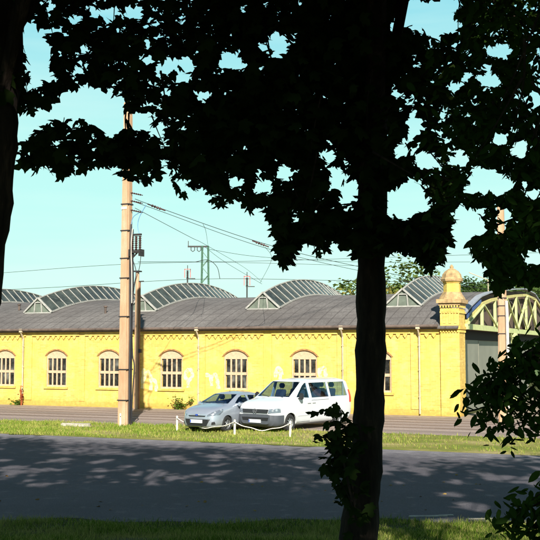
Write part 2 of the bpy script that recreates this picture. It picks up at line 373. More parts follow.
def tmp(bm):
    me = bpy.data.meshes.new('tmp'); bmesh.ops.recalc_face_normals(bm, faces=bm.faces); bm.to_mesh(me); bm.free()
    o = bpy.data.objects.new('tmp', me); COL.objects.link(o); return o
def kill(o): bpy.data.objects.remove(o, do_unlink=True)

# ------------------------------------------------------------------ frame of the hall
PHI = R(23.6)
U = Vector((math.cos(PHI), -math.sin(PHI), 0)); V = Vector((math.sin(PHI), math.cos(PHI), 0))
O = on_z(461, 417)                       # front right corner of the corner turret
def wall_u(px, v=0.0):
    tx = (px-270)/F/ (CP)                # level-line approximation of the column
    # X = tx*Y on the plane O+V*v+U*u
    P = O+V*v
    u = (tx*P.y-P.x)/(U.x-tx*U.y)
    return u
def uv(u, v, z=0): return O+U*u+V*v+Vector((0, 0, z))
def to_uv(P): d = P-O; return d.dot(U), d.dot(V)

# ------------------------------------------------------------------ ground
def zt(X, Y):
    s = np.clip((18.9-Y)/15.0, 0, 1); return 1.55*s*s*(3-2*s)
def sheet(name, xs, ys, zoff, mat, kind='structure'):
    XX, YY = np.meshgrid(xs, ys); ZZ = zt(XX, YY)+zoff
    if name == 'ground':
        bump = .05*np.sin(XX*1.7+YY*.9)*np.sin(YY*2.1-XX*.6)+.03*np.sin(XX*4.1+1)*np.sin(YY*3.7)
        ZZ = ZZ+np.where(YY < 18, bump*np.clip((18-YY)/3, 0, 1), 0)
    Vv = np.stack([XX, YY, ZZ], -1).reshape(-1, 3); nx = len(xs); ny = len(ys)
    i, j = np.meshgrid(np.arange(nx-1), np.arange(ny-1)); a = (j*nx+i).ravel()
    o = raw(name, Vv, np.stack([a, a+1, a+nx+1, a+nx], 1), mat, smooth=True); tag(o, kind=kind); return o
xs = np.concatenate([np.linspace(-900, -14, 20), np.linspace(-12, 12, 90), np.linspace(14, 900, 20)])
ys = np.concatenate([np.linspace(-60, -2, 10), np.linspace(0, 19, 80), np.linspace(20, 60, 12), np.linspace(80, 1500, 20)])
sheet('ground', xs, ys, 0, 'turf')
def flat(name, pts, z, mat):
    bm = bmesh.new(); bm.faces.new([bm.verts.new((p.x, p.y, z)) for p in pts]); o = obj(name, bm, mat)
    for p in o.data.polygons:
        if p.normal.z < 0: o.data.flip_normals(); break
    return tag(o, kind='structure')
v_far, v_near = -10.6, -16.4
# the grey path: between the turf strip and the wooded bank
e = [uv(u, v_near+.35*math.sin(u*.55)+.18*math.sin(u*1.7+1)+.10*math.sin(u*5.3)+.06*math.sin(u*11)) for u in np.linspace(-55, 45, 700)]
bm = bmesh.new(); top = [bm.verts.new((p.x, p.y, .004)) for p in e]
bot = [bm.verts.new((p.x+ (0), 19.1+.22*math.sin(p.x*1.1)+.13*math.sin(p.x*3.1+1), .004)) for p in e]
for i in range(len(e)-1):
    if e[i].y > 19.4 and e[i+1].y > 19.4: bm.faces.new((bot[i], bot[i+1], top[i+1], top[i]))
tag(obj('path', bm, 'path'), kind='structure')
def road_obj(name, v0, v1, z, mat, u0=-60, u1=60):
    bm = bmesh.new(); bm.faces.new([bm.verts.new(p) for p in ((u0, v0, z), (u1, v0, z), (u1, v1, z), (u0, v1, z))])
    o = obj(name, bm, mat, loc=(O.x, O.y, 0), rotz=-PHI); return tag(o, kind='structure')
road_obj('turf_strip', v_near-.2, v_far+.1, .008, 'turf_strip')
road_obj('tramway', v_far, -1.5, .012, 'setts')
road_obj('verge', -1.52, -.02, .016, 'dirt', -60, 0)
road_obj('yard', -1.53, 40, .010, 'dirt', 0, 50)
bm = bmesh.new()
for v in (-3.0, -4.45, -6.1, -7.55):
    for dv in (0, .085): box(bm, -60, 60, v+dv-.022, v+dv+.022, .012, .024)
tag(obj('tram_track', bm, 'rail', loc=(O.x, O.y, 0), rotz=-PHI), kind='structure')
for k_, (px_, py_, L_, lab) in enumerate([(428, 516.5, .75, 'long pale kerb stone half sunk where path and grass meet'), (446, 515.5, .3, 'short broken kerb stone beside the long one'), (482, 519, .55, 'pale kerb stone at the grass edge below the drooping boughs')]):
    b = on_z(px_, py_); bm = bmesh.new(); box(bm, -L_/2, L_/2, -.045, .045, -.05, .02); bmesh.ops.bevel(bm, geom=bm.edges[:], offset=.015, segments=1, affect='EDGES')
    for v_ in bm.verts: v_.co += Vector((random.uniform(-.01, .01), random.uniform(-.01, .01), random.uniform(-.008, .008)))
    tag(obj('kerb_stone', bm, 'stone', loc=b, rotz=random.uniform(-.05, .12)), lab, 'stone')
# distant wooded rise
bm = bmesh.new(); g = []
for j, y in enumerate(np.linspace(120, 330, 12)):
    row = []
    for i, x in enumerate(np.linspace(-60, 190, 24)):
        h = 9.5*math.exp(-((x-60)/60)**2)*math.sin(min(1, (y-120)/130)*math.pi/2)
        row.append(bm.verts.new((x, y, h-.4)))
    g.append(row)
for a, b in zip(g, g[1:]):
    for i in range(23): bm.faces.new((a[i], a[i+1], b[i+1], b[i]))
tag(obj('hill', bm, 'hillgrass', smooth=True), kind='structure')

# ------------------------------------------------------------------ the hall
hall = empty('tram_depot_hall', (O.x, O.y, 0), -PHI)
tag(hall, 'long low yellow brick depot hall with arched windows and raised glazed skylights', 'depot building')
ZE = 4.42; RT = 10.0; SAG = 2.1
def zr(t): return ZE+SAG*(1-((t-RT)/RT)**2)
WINPX = [-46, 7, 58, 110, 172, 236, 304, 377]
WU = [wall_u(p) for p in WINPX]
L0 = -46
def arch_poly(cx, hw, z0, z1, rise, n=10):
    Rr = (hw*hw+rise*rise)/(2*rise); c = z1+rise-Rr; th = math.asin(hw/Rr)
    return [(cx-hw, z0), (cx+hw, z0)]+[(cx+Rr*math.sin(a), c+Rr*math.cos(a)) for a in np.linspace(th, -th, n)]
bm = bmesh.new(); box(bm, L0, -.93, 0, .42, 0, ZE-.16); wl = tmp(bm)
bm = bmesh.new()
for u in WU: prism(bm, arch_poly(u, .70, 1.10, 2.86, .32), 'y', -.3, .16)
ct = tmp(bm); boolean(wl, ct, 'DIFFERENCE'); kill(ct)
me = wl.data; me.materials.clear(); me.name = 'wall'; kill(wl)
link('wall', me, 'brick', hall)
bm = bmesh.new(); box(bm, L0, -.6, 19.7, 20.0, 0, 4.3); box(bm, L0, L0+.3, .45, 19.69, 0, 4.3)
obj('rear_wall', bm, 'brick', hall)
# sawtooth frieze, pilaster strips, plinth
bm = bmesh.new()
PIL = [(-20, -15), (28, 34), (81, 86.5), (135, 141), (199, 206), (264, 272), (337, 346), (410, 420)]
pu = [(wall_u(a), wall_u(b)) for a, b in PIL]
u = L0
while u < -1.1:
    if not any(a-.08 < u+.09 < b+.08 for a, b in pu):
        prism(bm, [(u, ZE-.42), (u+.20, ZE-.42), (u+.20, ZE-.50), (u+.10, ZE-.63), (u, ZE-.50)], 'y', -.075, -.002)
    u += .36
for (a, b), (c, d) in zip(pu, pu[1:]+[(-1.0, -1.0)]): box(bm, b, c, -.085, -.002, ZE-.42, ZE-.162)
for a, b in pu: box(bm, a, b, -.06, -.002, .32, ZE-.165)
box(bm, L0, -.96, -.10, -.002, ZE-.16+.003, ZE-.05)
obj('cornice', bm, 'brick', hall)
bm = bmesh.new(); box(bm, L0, -.95, -.05, -.002, 0, .30); obj('plinth', bm, 'brick_trim', hall)
def lintel_sill():
    bm = bmesh.new(); o_ = arch_poly(0, .80, 2.8, 2.86, .40, 12)[2:]; i_ = arch_poly(0, .715, 2.8, 2.86, .325, 12)[2:]
    P = list(o_)+list(i_[::-1]); A = [bm.verts.new((p[0], -.03, p[1])) for p in P]; B = [bm.verts.new((p[0], .02, p[1])) for p in P]; n_ = len(P)
    for k in range(len(o_)-1):
        a, b, c, d = k, k+1, n_-2-k, n_-1-k
        bm.faces.new((A[a], A[b], A[c], A[d])); bm.faces.new((B[d], B[c], B[b], B[a]))
    for k in range(n_): bm.faces.new((A[k], B[k], B[(k+1) % n_], A[(k+1) % n_]))
    bmesh.ops.recalc_face_normals(bm, faces=bm.faces)
    L_ = bpy.data.meshes.new('arch_lintel'); bm.to_mesh(L_); bm.free(); L_.materials.append(M['lintel'])
    bm = bmesh.new(); box(bm, -.82, .82, -.07, -.002, .98, 1.09); bmesh.ops.recalc_face_normals(bm, faces=bm.faces)
    S_ = bpy.data.meshes.new('sill'); bm.to_mesh(S_); bm.free(); S_.materials.append(M['brick_trim']); return L_, S_
LINT, SILL = lintel_sill()
# windows
def window_meshes():
    bm = bmesh.new()
    def fr(x0, x1, z0, z1, y0=.06, y1=.125): box(bm, x0, x1, y0, y1, z0, z1)
    fr(-.70, -.62, 1.10, 2.72); fr(.62, .70, 1.10, 2.72); fr(-.62, .62, 1.10, 1.20); fr(-.6, .6, 1.88, 2.03)
    for x in (-.30, 0, .30): fr(x-.042, x+.042, 1.20, 1.88); fr(x-.042, x+.042, 2.03, 2.72)
    prism(bm, arch_poly(0, .70, 2.72, 2.86, .32), 'y', .055, .128)
    f = bpy.data.meshes.new('window'); bmesh.ops.recalc_face_normals(bm, faces=bm.faces); bm.to_mesh(f); bm.free(); f.materials.append(M['frame'])
    return f
wf = window_meshes()
for k, u in enumerate(WU):
    wo = link('window', wf, None, hall, (u, 0, 0)); link('arch_lintel', LINT, None, wo); link('sill', SILL, None, wo)
    bm = bmesh.new(); rr = random.Random(k)
    for x in (-.45, -.15, .15, .45):
        for z0, z1 in ((1.2, 1.88), (2.03, 2.72)):
            t_ = rr.uniform(-.006, .006)
            vs = [bm.verts.new(p) for p in ((x-.125, .105, z0), (x+.125, .105+t_, z0), (x+.125, .105, z1), (x-.125, .105-t_, z1))]; bm.faces.new(vs)
    g = obj('window_pane', bm, 'pane', wo)
# roof shell (arched), gutter
def roofpoly(th=.12, t0=-.35, t1=20.3):
    ts = np.linspace(t0, t1, 30); return [(t, zr(t)) for t in ts]+[(t, zr(t)-th) for t in ts[::-1]]
bm = bmesh.new(); nseg = 60; us = np.linspace(L0, -.02, nseg); ts = np.linspace(-.32, 20.3, 34); gr = []
for u in us:
    gr.append([bm.verts.new((u, t_, zr(t_)+.012*math.sin(u*.8+t_*.5)*min(1, max(0, t_)/2))) for t_ in ts])
for a, b in zip(gr, gr[1:]):
    for i in range(len(ts)-1): bm.faces.new((a[i], b[i], b[i+1], a[i+1]))
bmesh.ops.recalc_face_normals(bm, faces=bm.faces)
bmesh.ops.solidify(bm, geom=bm.faces[:], thickness=.07)
obj('roof', bm, 'roof', hall, smooth=True)
bm = bmesh.new(); tube(bm, [(L0, -.36, ZE-.06), (-1.0, -.36, ZE-.06)], .075, 8); box(bm, L0, -1, -.33, -.29, ZE-.17, ZE-.01)
obj('gutter', bm, 'gutter', hall)
for p in (26, 200, 343, 419):
    u = wall_u(p); bm = bmesh.new()
    tube(bm, [(u, -.36, ZE-.08), (u, -.34, ZE-.25), (u, -.13, ZE-.55), (u, -.13, .1)], .045, 8)
    for z in (.9, 2.2, 3.4): tube(bm, [(u, -.13, z), (u, -.13, z+.05)], .062, 8)
    box(bm, u-.1, u+.1, -.42, -.28, ZE-.2, ZE-.0)
    obj('downpipe', bm, 'zinc', hall)
# skylights: low glazed ridges following the arched roof
def skylight(uc):
    t0, t1, n = 2.9, 16.2, 44; hw = 1.0; hh = .84; h_ = lambda t_: hh+.014*(t_-2.9)
    T = np.linspace(t0, t1, n)
    bm = bmesh.new()
    for s in (-1, 1):
        lo = [bm.verts.new((uc+s*hw, t_, zr(t_)+.06)) for t_ in T]; hi = [bm.verts.new((uc, t_, zr(t_)+.06+h_(t_))) for t_ in T]
        for i in range(n-1): bm.faces.new((lo[i], lo[i+1], hi[i+1], hi[i]))
    gl = obj('skylight_glazing', bm, 'skyglass')
    bm = bmesh.new()
    prism(bm, [(uc-hw, zr(t0)-.1), (uc+hw, zr(t0)-.1), (uc+hw, zr(t0)+.06), (uc, zr(t0)+hh+.05), (uc-hw, zr(t0)+.06)], 'y', t0+.02, t0+.10)
    sk = obj('skylight', bm, 'gablegreen', hall); gl.parent = sk; bm = bmesh.new()
    prism(bm, [(uc-hw, zr(t1)-.1), (uc+hw, zr(t1)-.1), (uc+hw, zr(t1)+.06), (uc, zr(t1)+h_(t1)+.05), (uc-hw, zr(t1)+.06)], 'y', t1-.1, t1-.02)
    obj('rear_gable', bm, 'gablegreen', sk)
    bm = bmesh.new(); z0 = zr(t0)
    for s in (-1, 1):
        beam(bm, (uc+s*(hw+.04), t0-.04, z0+.05), (uc, t0-.04, z0+hh+.11), .12, .09)
    beam(bm, (uc-hw, t0-.02, z0+.02), (uc+hw, t0-.02, z0+.02), .07, .07)
    for x0 in (-.28, .28): beam(bm, (uc+x0, t0-.02, z0+.05), (uc+x0*.8, t0-.02, z0+.70), .06, .06)
    beam(bm, (uc-.25, t0-.02, z0+.66), (uc+.25, t0-.02, z0+.66), .06, .06)
    for k, t_ in enumerate(np.linspace(t0+.05, t1-.05, 18)):
        for s in (-1, 1): beam(bm, (uc+s*hw, t_, zr(t_)+.09), (uc, t_, zr(t_)+.09+h_(t_)), .045, .035, up=(0, 0, 1))
    for i in range(n-1):
        beam(bm, (uc, T[i], zr(T[i])+h_(T[i])+.08), (uc, T[i+1], zr(T[i+1])+h_(T[i+1])+.08), .10, .05)
        for s in (-1, 1): beam(bm, (uc+s*(hw+.01), T[i], zr(T[i])+.07), (uc+s*(hw+.01), T[i+1], zr(T[i+1])+.07), .05, .09)
    obj('glazing_bar', bm, 'whitebar', sk)
    return sk
SKPX = [-62, 40, 143, 264, 403]
for p in SKPX: skylight(wall_u(p, 3.0))
# two little roof hatches / stacks
for p, y_, h in ((20, 3.8, .3), (106, 2.6, .35)): 
    u = wall_u(p, y_); bm = bmesh.new(); lathe(bm, [(.07, zr(y_)-.1), (.07, zr(y_)+h), (.12, zr(y_)+h+.02), (.12, zr(y_)+h+.08), (.02, zr(y_)+h+.12)], 10, u, y_); obj('roof_vent', bm, 'gutter', hall)
# corner turret
bm = bmesh.new()
box(bm, -.93, 0, -.10, 1.15, 0, 4.20)
box(bm, -.99, .06, -.16, 1.21, 4.20, 4.34)
box(bm, -.93, 0, -.10, 1.15, 4.34, 5.22)
for i in range(3): box(bm, -.78+.27*i, -.66+.27*i, -.125, -.10, 4.48, 5.02)
for z in (4.05, 4.98, 5.25):
    for i in range(7): box(bm, -.93+.137*i, -.93+.137*i+.07, -.155, -.10, z, z+.10)
    for i in range(9): box(bm, 0, .055, -.08+.14*i, -.01+.14*i, z, z+.10)
tz = obj('corner_turret', bm, 'brick', hall)
cx, cy = -.465, .5
bm = bmesh.new()
def ring8(prof): lathe(bm, prof, 8, cx, cy, R(22.5))
box(bm, -.99, .06, -.16, 1.21, 5.35, 5.47); box(bm, -1.08, .14, -.25, 1.29, 5.47, 5.66)
obj('turret_cornice', bm, 'coping', tz)
bm = bmesh.new(); ring8([(.66, 5.66), (.62, 5.76), (.50, 5.93), (.46, 6.02)]); obj('turret_shoulder', bm, 'coping', tz)
bm = bmesh.new(); ring8([(.42, 6.0), (.42, 6.48), (.46, 6.48), (.46, 6.55)])
for k in range(8):
    a = R(22.5)+k*math.pi/4; 
obj('turret_drum', bm, 'brick', tz)
bm = bmesh.new(); ring8([(.53, 6.55), (.55, 6.66), (.50, 6.72), (.46, 6.90), (.33, 7.06), (.15, 7.17), (.08, 7.20), (.10, 7.28), (.03, 7.38)]); obj('turret_cap', bm, 'coping', tz)
# open end of the hall: bowstring truss, boarding, sliding gates
def ztop(t):
    xs_ = [0, 2.5, 5, 7.5, 11, 15, 19, 23, 27]; zs_ = [4.60, 5.40, 6.02, 6.35, 6.65, 6.95, 7.2, 7.1, 6.3]
    return float(np.interp(t, xs_, zs_))
TT = np.linspace(1.2, 27, 53)
bm = bmesh.new(); prism(bm, [(t_, ztop(t_)-.12) for t_ in TT]+[(27, 4.2), (1.2, 4.2)], 'x', -.30, -.2); obj('gable_boarding', bm, 'darkboard', hall)
bm = bmesh.new(); box(bm, -.5, -.35, 1.16, 27, 3.72, 4.2); box(bm, -3.5, -3.3, 1.2, 27, 0, 4.2); obj('dark_gate_gap', bm, 'black', hall)  # near-black boxes standing in for the unlit gap above and behind the gates
bm = bmesh.new()
for a, b in zip(TT, TT[1:]): beam(bm, (-.10, a, ztop(a)+.02), (-.10, b, ztop(b)+.02), .34, .07)
obj('verge_flashing', bm, 'fascia_pale', hall)
bm = bmesh.new(); T2 = np.linspace(1.2, 4.6, 9)
for a, b in zip(T2, T2[1:]): beam(bm, (.10, a, ztop(a)-.16), (.10, b, ztop(b)-.16), .05, .16)
obj('blue_fascia', bm, 'fascia_blue', hall)
bm = bmesh.new()
for a, b in zip(TT, TT[1:]): beam(bm, (.06, a, ztop(a)-.40), (.06, b, ztop(b)-.40), .12, .16)
obj('truss_arch', bm, 'truss_yellow', hall)
bm = bmesh.new()
beam(bm, (.06, 1.16, 4.36), (.06, 27, 4.36), .16, .28)
nodes = [1.2, 5.05, 8.6, 11.7, 15.4, 19.2, 23]
for i, t_ in enumerate(nodes[1:]): beam(bm, (.05, t_, 4.5), (.05, t_, ztop(t_)-.4), .13, .22, up=(0, 1, 0))
for a, b in zip(nodes, nodes[1:]):
    i = nodes.index(a)
    if i % 2 == 0: beam(bm, (.16, a, 4.5), (.16, b, ztop(b)-.45), .07, .10, up=(1, 0, 0))
    else: beam(bm, (.16, a, ztop(a)-.45), (.16, b, 4.5), .07, .10, up=(1, 0, 0))
    if i >= 3:
        beam(bm, (.10, a, 4.5), (.10, b, ztop(b)-.45), .05, .07, up=(1, 0, 0)); beam(bm, (.10, a, ztop(a)-.45), (.10, b, 4.5), .05, .07, up=(1, 0, 0))
obj('truss_web', bm, 'truss', hall)
for i, (a, b) in enumerate(((1.35, 6.05), (6.15, 12.5), (12.6, 17.5), (17.6, 22.4))):
    bm = bmesh.new(); x = -.42-.06*(i % 2); box(bm, x, x+.05, a, b, .12, 3.72)
    box(bm, x+.05, x+.07, a, a+.08, .12, 3.72); box(bm, x+.05, x+.07, b-.08, b, .12, 3.72)
    box(bm, x+.05, x+.065, a+.08, b-.08, .12, .5); obj('sliding_gate', bm, 'door_grey', hall)
for t_ in (14.2, 26.6):
    bm = bmesh.new(); beam(bm, (.06, t_, 0), (.06, t_, 4.22), .26, .26, up=(0, 1, 0)); box(bm, -.16, .28, t_-.22, t_+.22, 4.0, 4.22); box(bm, -.16, .28, t_-.22, t_+.22, 0, .25)
    beam(bm, (.06, t_-.9, 4.2), (.06, t_, 3.4), .1, .1); obj('truss_column', bm, 'truss', hall)

# washed-out scrawls on the wall, thin paint marks left of and between the windows
def scrawl(strokes, px, py0, sc_=1.0, wd=.10):
    u0 = wall_u(px); bm = bmesh.new()
    Yw = uv(u0, 0).y; z0 = HC+(350-py0)/1000*Yw
    k = 0
    for st in strokes:
        pts = catmull([(u0+x*sc_, 0, z0+z*sc_) for x, z in st], 5)
        pts = [p for p in pts]
        L_, R_ = [], []
        for i, p in enumerate(pts):
            d = (pts[min(i+1, len(pts)-1)]-pts[max(i-1, 0)]).normalized(); nrm = Vector((-d.z, 0, d.x))
            ww = wd*(.7+.5*abs(math.sin(i*.7+k)))
            L_.append(bm.verts.new((p.x+nrm.x*ww, -.004-.0012*k, p.z+nrm.z*ww))); R_.append(bm.verts.new((p.x-nrm.x*ww, -.004-.0012*k, p.z-nrm.z*ww)))
        for i in range(len(pts)-1): bm.faces.new((L_[i], L_[i+1], R_[i+1], R_[i]))
        k += 1
    obj('paint_scrawl', bm, 'graffiti', hall)
scrawl([[(-.45, .65), (-.5, .2), (-.55, -.45)], [(-.5, .0), (-.2, .45), (.0, .1), (.0, -.55)], [(0, .1), (.3, -.1), (.35, -.6)]], 152, 380)
scrawl([[(-.1, .6), (-.3, .2), (-.05, -.05), (.2, .2), (.1, .55), (-.15, .55)], [(-.1, -.05), (-.05, -.5)]], 190, 379, .9)
scrawl([[(-.55, .3), (-.2, .2), (-.1, -.3)], [(-.2, .1), (.1, .3), (.25, -.1), (.3, -.45)]], 214, 380)
scrawl([[(-.3, -.2), (-.2, .3), (.05, .25), (.0, -.3)], [(-.1, 0), (.2, .1)]], 280, 374, .9)
scrawl([[(-.3, .4), (-.2, -.3)], [(-.2, .3), (.05, .4), (.15, 0), (.2, -.4)]], 323, 374, .8)

# ------------------------------------------------------------------ masts, poles, wires
def conc_mast(name, px, pyb, Y, h, w0, w1, cablemat=True):
    b = on_z(px, pyb); b = Vector((b.x, b.y, 0)); s = empty(name, b, -PHI)
    bm = bmesh.new()
    for z0, z1 in [(0, h)]:
        A = [bm.verts.new((x*w0/2, y*w0/2, -.3)) for x, y in ((-1, -1), (1, -1), (1, 1), (-1, 1))]
        B = [bm.verts.new((x*w1/2, y*w1/2, h)) for x, y in ((-1, -1), (1, -1), (1, 1), (-1, 1))]
        bm.faces.new(A[::-1]); bm.faces.new(B)
        for i in range(4): bm.faces.new((A[i], A[(i+1) % 4], B[(i+1) % 4], B[i]))
    bmesh.ops.bevel(bm, geom=bm.edges[:], offset=.05, segments=2, affect='EDGES')
    return s, bm, b
def band(bm, w, z, h=.05, e=.02):
    box(bm, -w/2-e, w/2+e, -w/2-e, w/2+e, z, z+h)
m1, bm, b1 = conc_mast('concrete_mast', 124.6, 425.5, 43, 14.0, .47, .31)
tag(m1, 'tall square concrete mast with dark straps and cables rising from the grass strip', 'mast')
obj('shaft', bm, 'concrete', m1)
def mw(z): return .47+(.31-.47)*z/14
for z in (1.05, 2.35, 4.6, 6.25, 7.1, 8.3, 9.45, 12.0): bm = bmesh.new(); band(bm, mw(z), z, .05, .018); obj('strap', bm, 'iron', m1)
bm = bmesh.new(); box(bm, -.17, .1, -mw(9.2)/2-.02, -mw(9.2)/2, 9.25, 9.36); obj('number_tag', bm, 'whitepaint', m1)
bm = bmesh.new()
tube(bm, catmull([(.33, -.05, 0), (.36, -.1, 1), (.34, -.08, 2.3), (.38, -.12, 4), (.30, -.05, 6), (.33, -.1, 7.5), (.28, 0, 8.6)], 5), .045, 8)
tube(bm, catmull([(.37, .05, 0), (.46, .0, 1.5), (.52, .0, 2.5), (.40, .05, 3.0), (.36, .05, 4.2), (.40, .05, 6), (.38, 0, 7.4)], 5), .03, 6)
tube(bm, [(.31, .12, 0), (.31, .12, 8.4)], .035, 6)
obj('cable_run', bm, 'cable', m1)
bm = bmesh.new(); tube(bm, catmull([(.40, -.06, 5.2), (.42, -.12, 6.5), (.36, -.1, 7.6), (.42, -.1, 8.4)], 5), .025, 6); obj('pale_cable', bm, 'white_mast', m1)
# disconnector with three insulators
bm = bmesh.new(); box(bm, .2, .85, -.08, .08, 7.35, 7.47); box(bm, .28, .34, -.2, .2, 7.2, 7.5); box(bm, .78, .84, -.2, .2, 7.2, 7.5)
beam(bm, (.2, 0, 7.0), (.6, 0, 7.35), .05)
sw = obj('switch_bracket', bm, 'iron', m1)
bm = bmesh.new(); box(bm, .3, .8, -.05, .05, 8.1, 8.18); obj('switch_blade', bm, 'iron', sw)
bm = bmesh.new()
for x in (.36, .55, .74):
    prof = []
    for i in range(7): prof += [(.035, 7.48+i*.09), (.085, 7.50+i*.09), (.035, 7.54+i*.09)]
    lathe(bm, prof, 10, x, 0)
obj('switch_insulator', bm, 'ceramic', sw)
bm = bmesh.new()
for ox, zt_ in ((.40, 9.1), (.72, 9.4)): tube(bm, catmull([(ox, 0, 8.1), (ox-.1, 0, 8.5), (ox-.02, 0, 8.9), (ox+.3, 0, zt_)], 6), .016, 6)
obj('jumper_wire', bm, 'bluecable', m1)
for z in (9.95, 9.6, 9.2):
    bm = bmesh.new()
    for k in range(5): q_ = .33+.1*k; zz_ = z+.05-.25*(q_-.17); tube(bm, [(q_-.02, 0, zz_+.005), (q_+.02, 0, zz_-.005)], .036, 8)
    tube(bm, [(.15, 0, z+.055), (.85, 0, z-.12)], .02, 6); obj('strain_insulator', bm, 'ceramic', m1)
bm = bmesh.new(); tube(bm, catmull([(.3, .05, 7.2), (.55, 0, 6.6), (.5, 0, 6.1), (.32, 0, 5.5)], 6), .018, 6)
obj('jumper_wire', bm, 'cable', m1); bm = bmesh.new(); tube(bm, catmull([(.8, 0, 7.3), (.72, 0, 6.7), (.5, 0, 6.0), (.42, 0, 5.2)], 6), .014, 6)
obj('jumper_wire', bm, 'cable', m1)

for o_ in m1.children:
    if o_.name.split('.')[0] in ('cable_run', 'pale_cable', 'switch_bracket', 'jumper_wire', 'strain_insulator'): o_.location.x = -.075
m2, bm, b2 = conc_mast('concrete_mast', 504.5, 422, 44, 9.8, .44, .28)
tag(m2, 'slimmer concrete mast half hidden by leaves in front of the green truss', 'mast')
obj('shaft', bm, 'concrete', m2)
for z in (3.9, 4.7, 5.15, 5.5, 6.6): bm = bmesh.new(); band(bm, .40-.14*z/9.2, z, .05, .02); obj('strap', bm, 'iron', m2)
bm = bmesh.new(); tube(bm, [(.23, -.16, 0), (.23, -.16, 4.7), (.20, -.12, 5.4)], .075, 10); obj('cable_conduit', bm, 'white_mast', m2)

# thin pole close to the wall
pb = uv(wall_u(137.5, -.9), -.9); tp = empty('wooden_pole', pb, -PHI); tag(tp, 'thin weathered wooden pole standing close to the brick wall behind the mast', 'pole')
bm = bmesh.new(); tube(bm, [(0, 0, -.2), (0, 0, 3.5), (0, 0, 7.45)], [.15, .125, .10], 12); obj('shaft', bm, 'concrete', tp)
bm = bmesh.new(); box(bm, .12, .19, -.05, .05, 0, 6.9); obj('cable_duct', bm, 'old_wood', tp)
bm = bmesh.new(); box(bm, -.18, .18, -.18, .18, 7.45, 7.52); obj('pole_cap', bm, 'iron', tp); bm = bmesh.new(); box(bm, -.05, .40, -.03, .03, 6.9, 6.96); obj('bracket', bm, 'iron', tp); bm = bmesh.new(); box(bm, .15, .3, -.07, .07, 3.05, 3.25); obj('junction_box', bm, 'iron', tp)

# lattice mast behind the hall
lb = at(205, 300, 88); lm = empty('lattice_mast', (lb.x, 88, 0)); tag(lm, 'green steel lattice mast with a crossarm rising behind the hall roof', 'mast')
bm = bmesh.new(); HH = (at(205, 246, 88)).z
for sx in (-1, 1):
    for sy in (-1, 1): beam(bm, (sx*.42, sy*.42, 0), (sx*.26, sy*.26, HH), .10)
z = 0; k = 0
while z < HH-.7:
    a = .42-.16*z/HH; b_ = .42-.16*(z+.7)/HH; s = 1 if k % 2 else -1
    for sy in (-1, 1):
        beam(bm, (-s*a, sy*a, z), (s*b_, sy*b_, z+.7), .05); beam(bm, (sy*a, -s*a, z), (sy*b_, s*b_, z+.7), .05)
    z += .7; k += 1
obj('lattice_shaft', bm, 'greensteel', lm)
bm = bmesh.new(); beam(bm, (-1.55, 0, HH-.05), (.3, 0, HH-.05), .12, .14); beam(bm, (-1.5, 0, HH-.1), (-1.5, 0, HH+.45), .06)
for x in (-1.1, -.55):
    tube(bm, [(x-.16, 0, HH-.1), (x-.16, 0, HH-.38), (x, 0, HH-.5), (x+.16, 0, HH-.38), (x+.16, 0, HH-.1)], .035, 6)
obj('crossarm', bm, 'iron', lm)

def hang(px, pyt, pyb, Y, label):
    a = at(px, pyb, Y); b = at(px, pyt, Y); h = b.z-a.z
    e_ = empty('line_insulator', a); tag(e_, label, 'insulator')
    bm = bmesh.new(); prof = []
    for i in range(6): prof += [(.05, h*(.1+.12*i)), (.15, h*(.13+.12*i)), (.05, h*(.17+.12*i))]
    lathe(bm, prof, 10); obj('insulator_disc', bm, 'ceramic', e_)
    bm = bmesh.new(); 
    for s in (-1, 1): box(bm, s*.24-.03, s*.24+.03, -.03, .03, h*.12, h*.9)
    box(bm, -.27, .27, -.03, .03, h*.86, h*.92); obj('guard_frame', bm, 'redpaint', e_)
    bm = bmesh.new(); box(bm, -.1, .65, -.03, .03, 0, .07); tube(bm, [(0, 0, h*.8), (0, 0, h*1.25)], .03, 6)
    tube(bm, [(0, 0, -a.z), (0, 0, .1)], .06, 6); obj('support_rod', bm, 'iron', e_)
hang(187.5, 268, 279, 84, 'small red framed insulator on a rod above the roof left of the lattice mast')
hang(247, 275, 287, 84, 'small red framed insulator on a rod above the roof between two skylights')

def wire(pts, rad, label, mat='cable', group=None):
    P = [at(*p) for p in pts]; bm = bmesh.new(); tube(bm, catmull(P, 8) if len(P) > 2 else P, rad, 5)
    o = obj('overhead_wire', bm, mat); tag(o, label, 'wire', group)
wire([(135, 199, 43.2), (157, 207, 44), (262, 243, 47), (356, 266, 52), (470, 287, 60), (640, 305, 75)], .014, 'upper thick overhead wire running down from the tall concrete mast to the right')
wire([(135, 202, 43.2), (160, 211, 44), (262, 247, 47), (356, 270, 52), (470, 291, 60), (640, 309, 75)], .012, 'lower thick overhead wire running just under its twin from the tall mast')
wire([(135, 208, 43.2), (190, 237, 50), (206, 245, 60), (245, 268, 85), (262, 282, 95)], .012, 'thin wire dropping from the tall mast past the lattice mast crossarm')
wire([(-60, 277, 60), (0, 273, 60), (130, 264, 60), (300, 260, 60), (560, 252, 60)], .012, 'thin level wire crossing the sky above the first skylights')
wire([(-60, 293, 62), (60, 287, 62), (205, 279, 62), (365, 281, 62), (560, 284, 62)], .014, 'thin level wire crossing just over the skylight ridges')
wire([(138, 262, 56), (207, 262, 90), (300, 264, 95), (420, 268, 95)], .018, 'thin wire leaving the wooden pole towards the lattice mast')
wire([(207, 249, 88), (262, 257, 92), (360, 262, 96), (470, 262, 96)], .018, 'thin wire leading right from the top of the lattice mast')
wire([(205, 247, 88), (225, 262, 90), (262, 284, 96)], .016, 'thin stay wire slanting down right from the lattice mast')
wire([(195, 262, 70), (208, 260, 70), (217, 267, 70), (220, 279, 70)], .022, 'short hooked wire curling down beside the lattice mast')
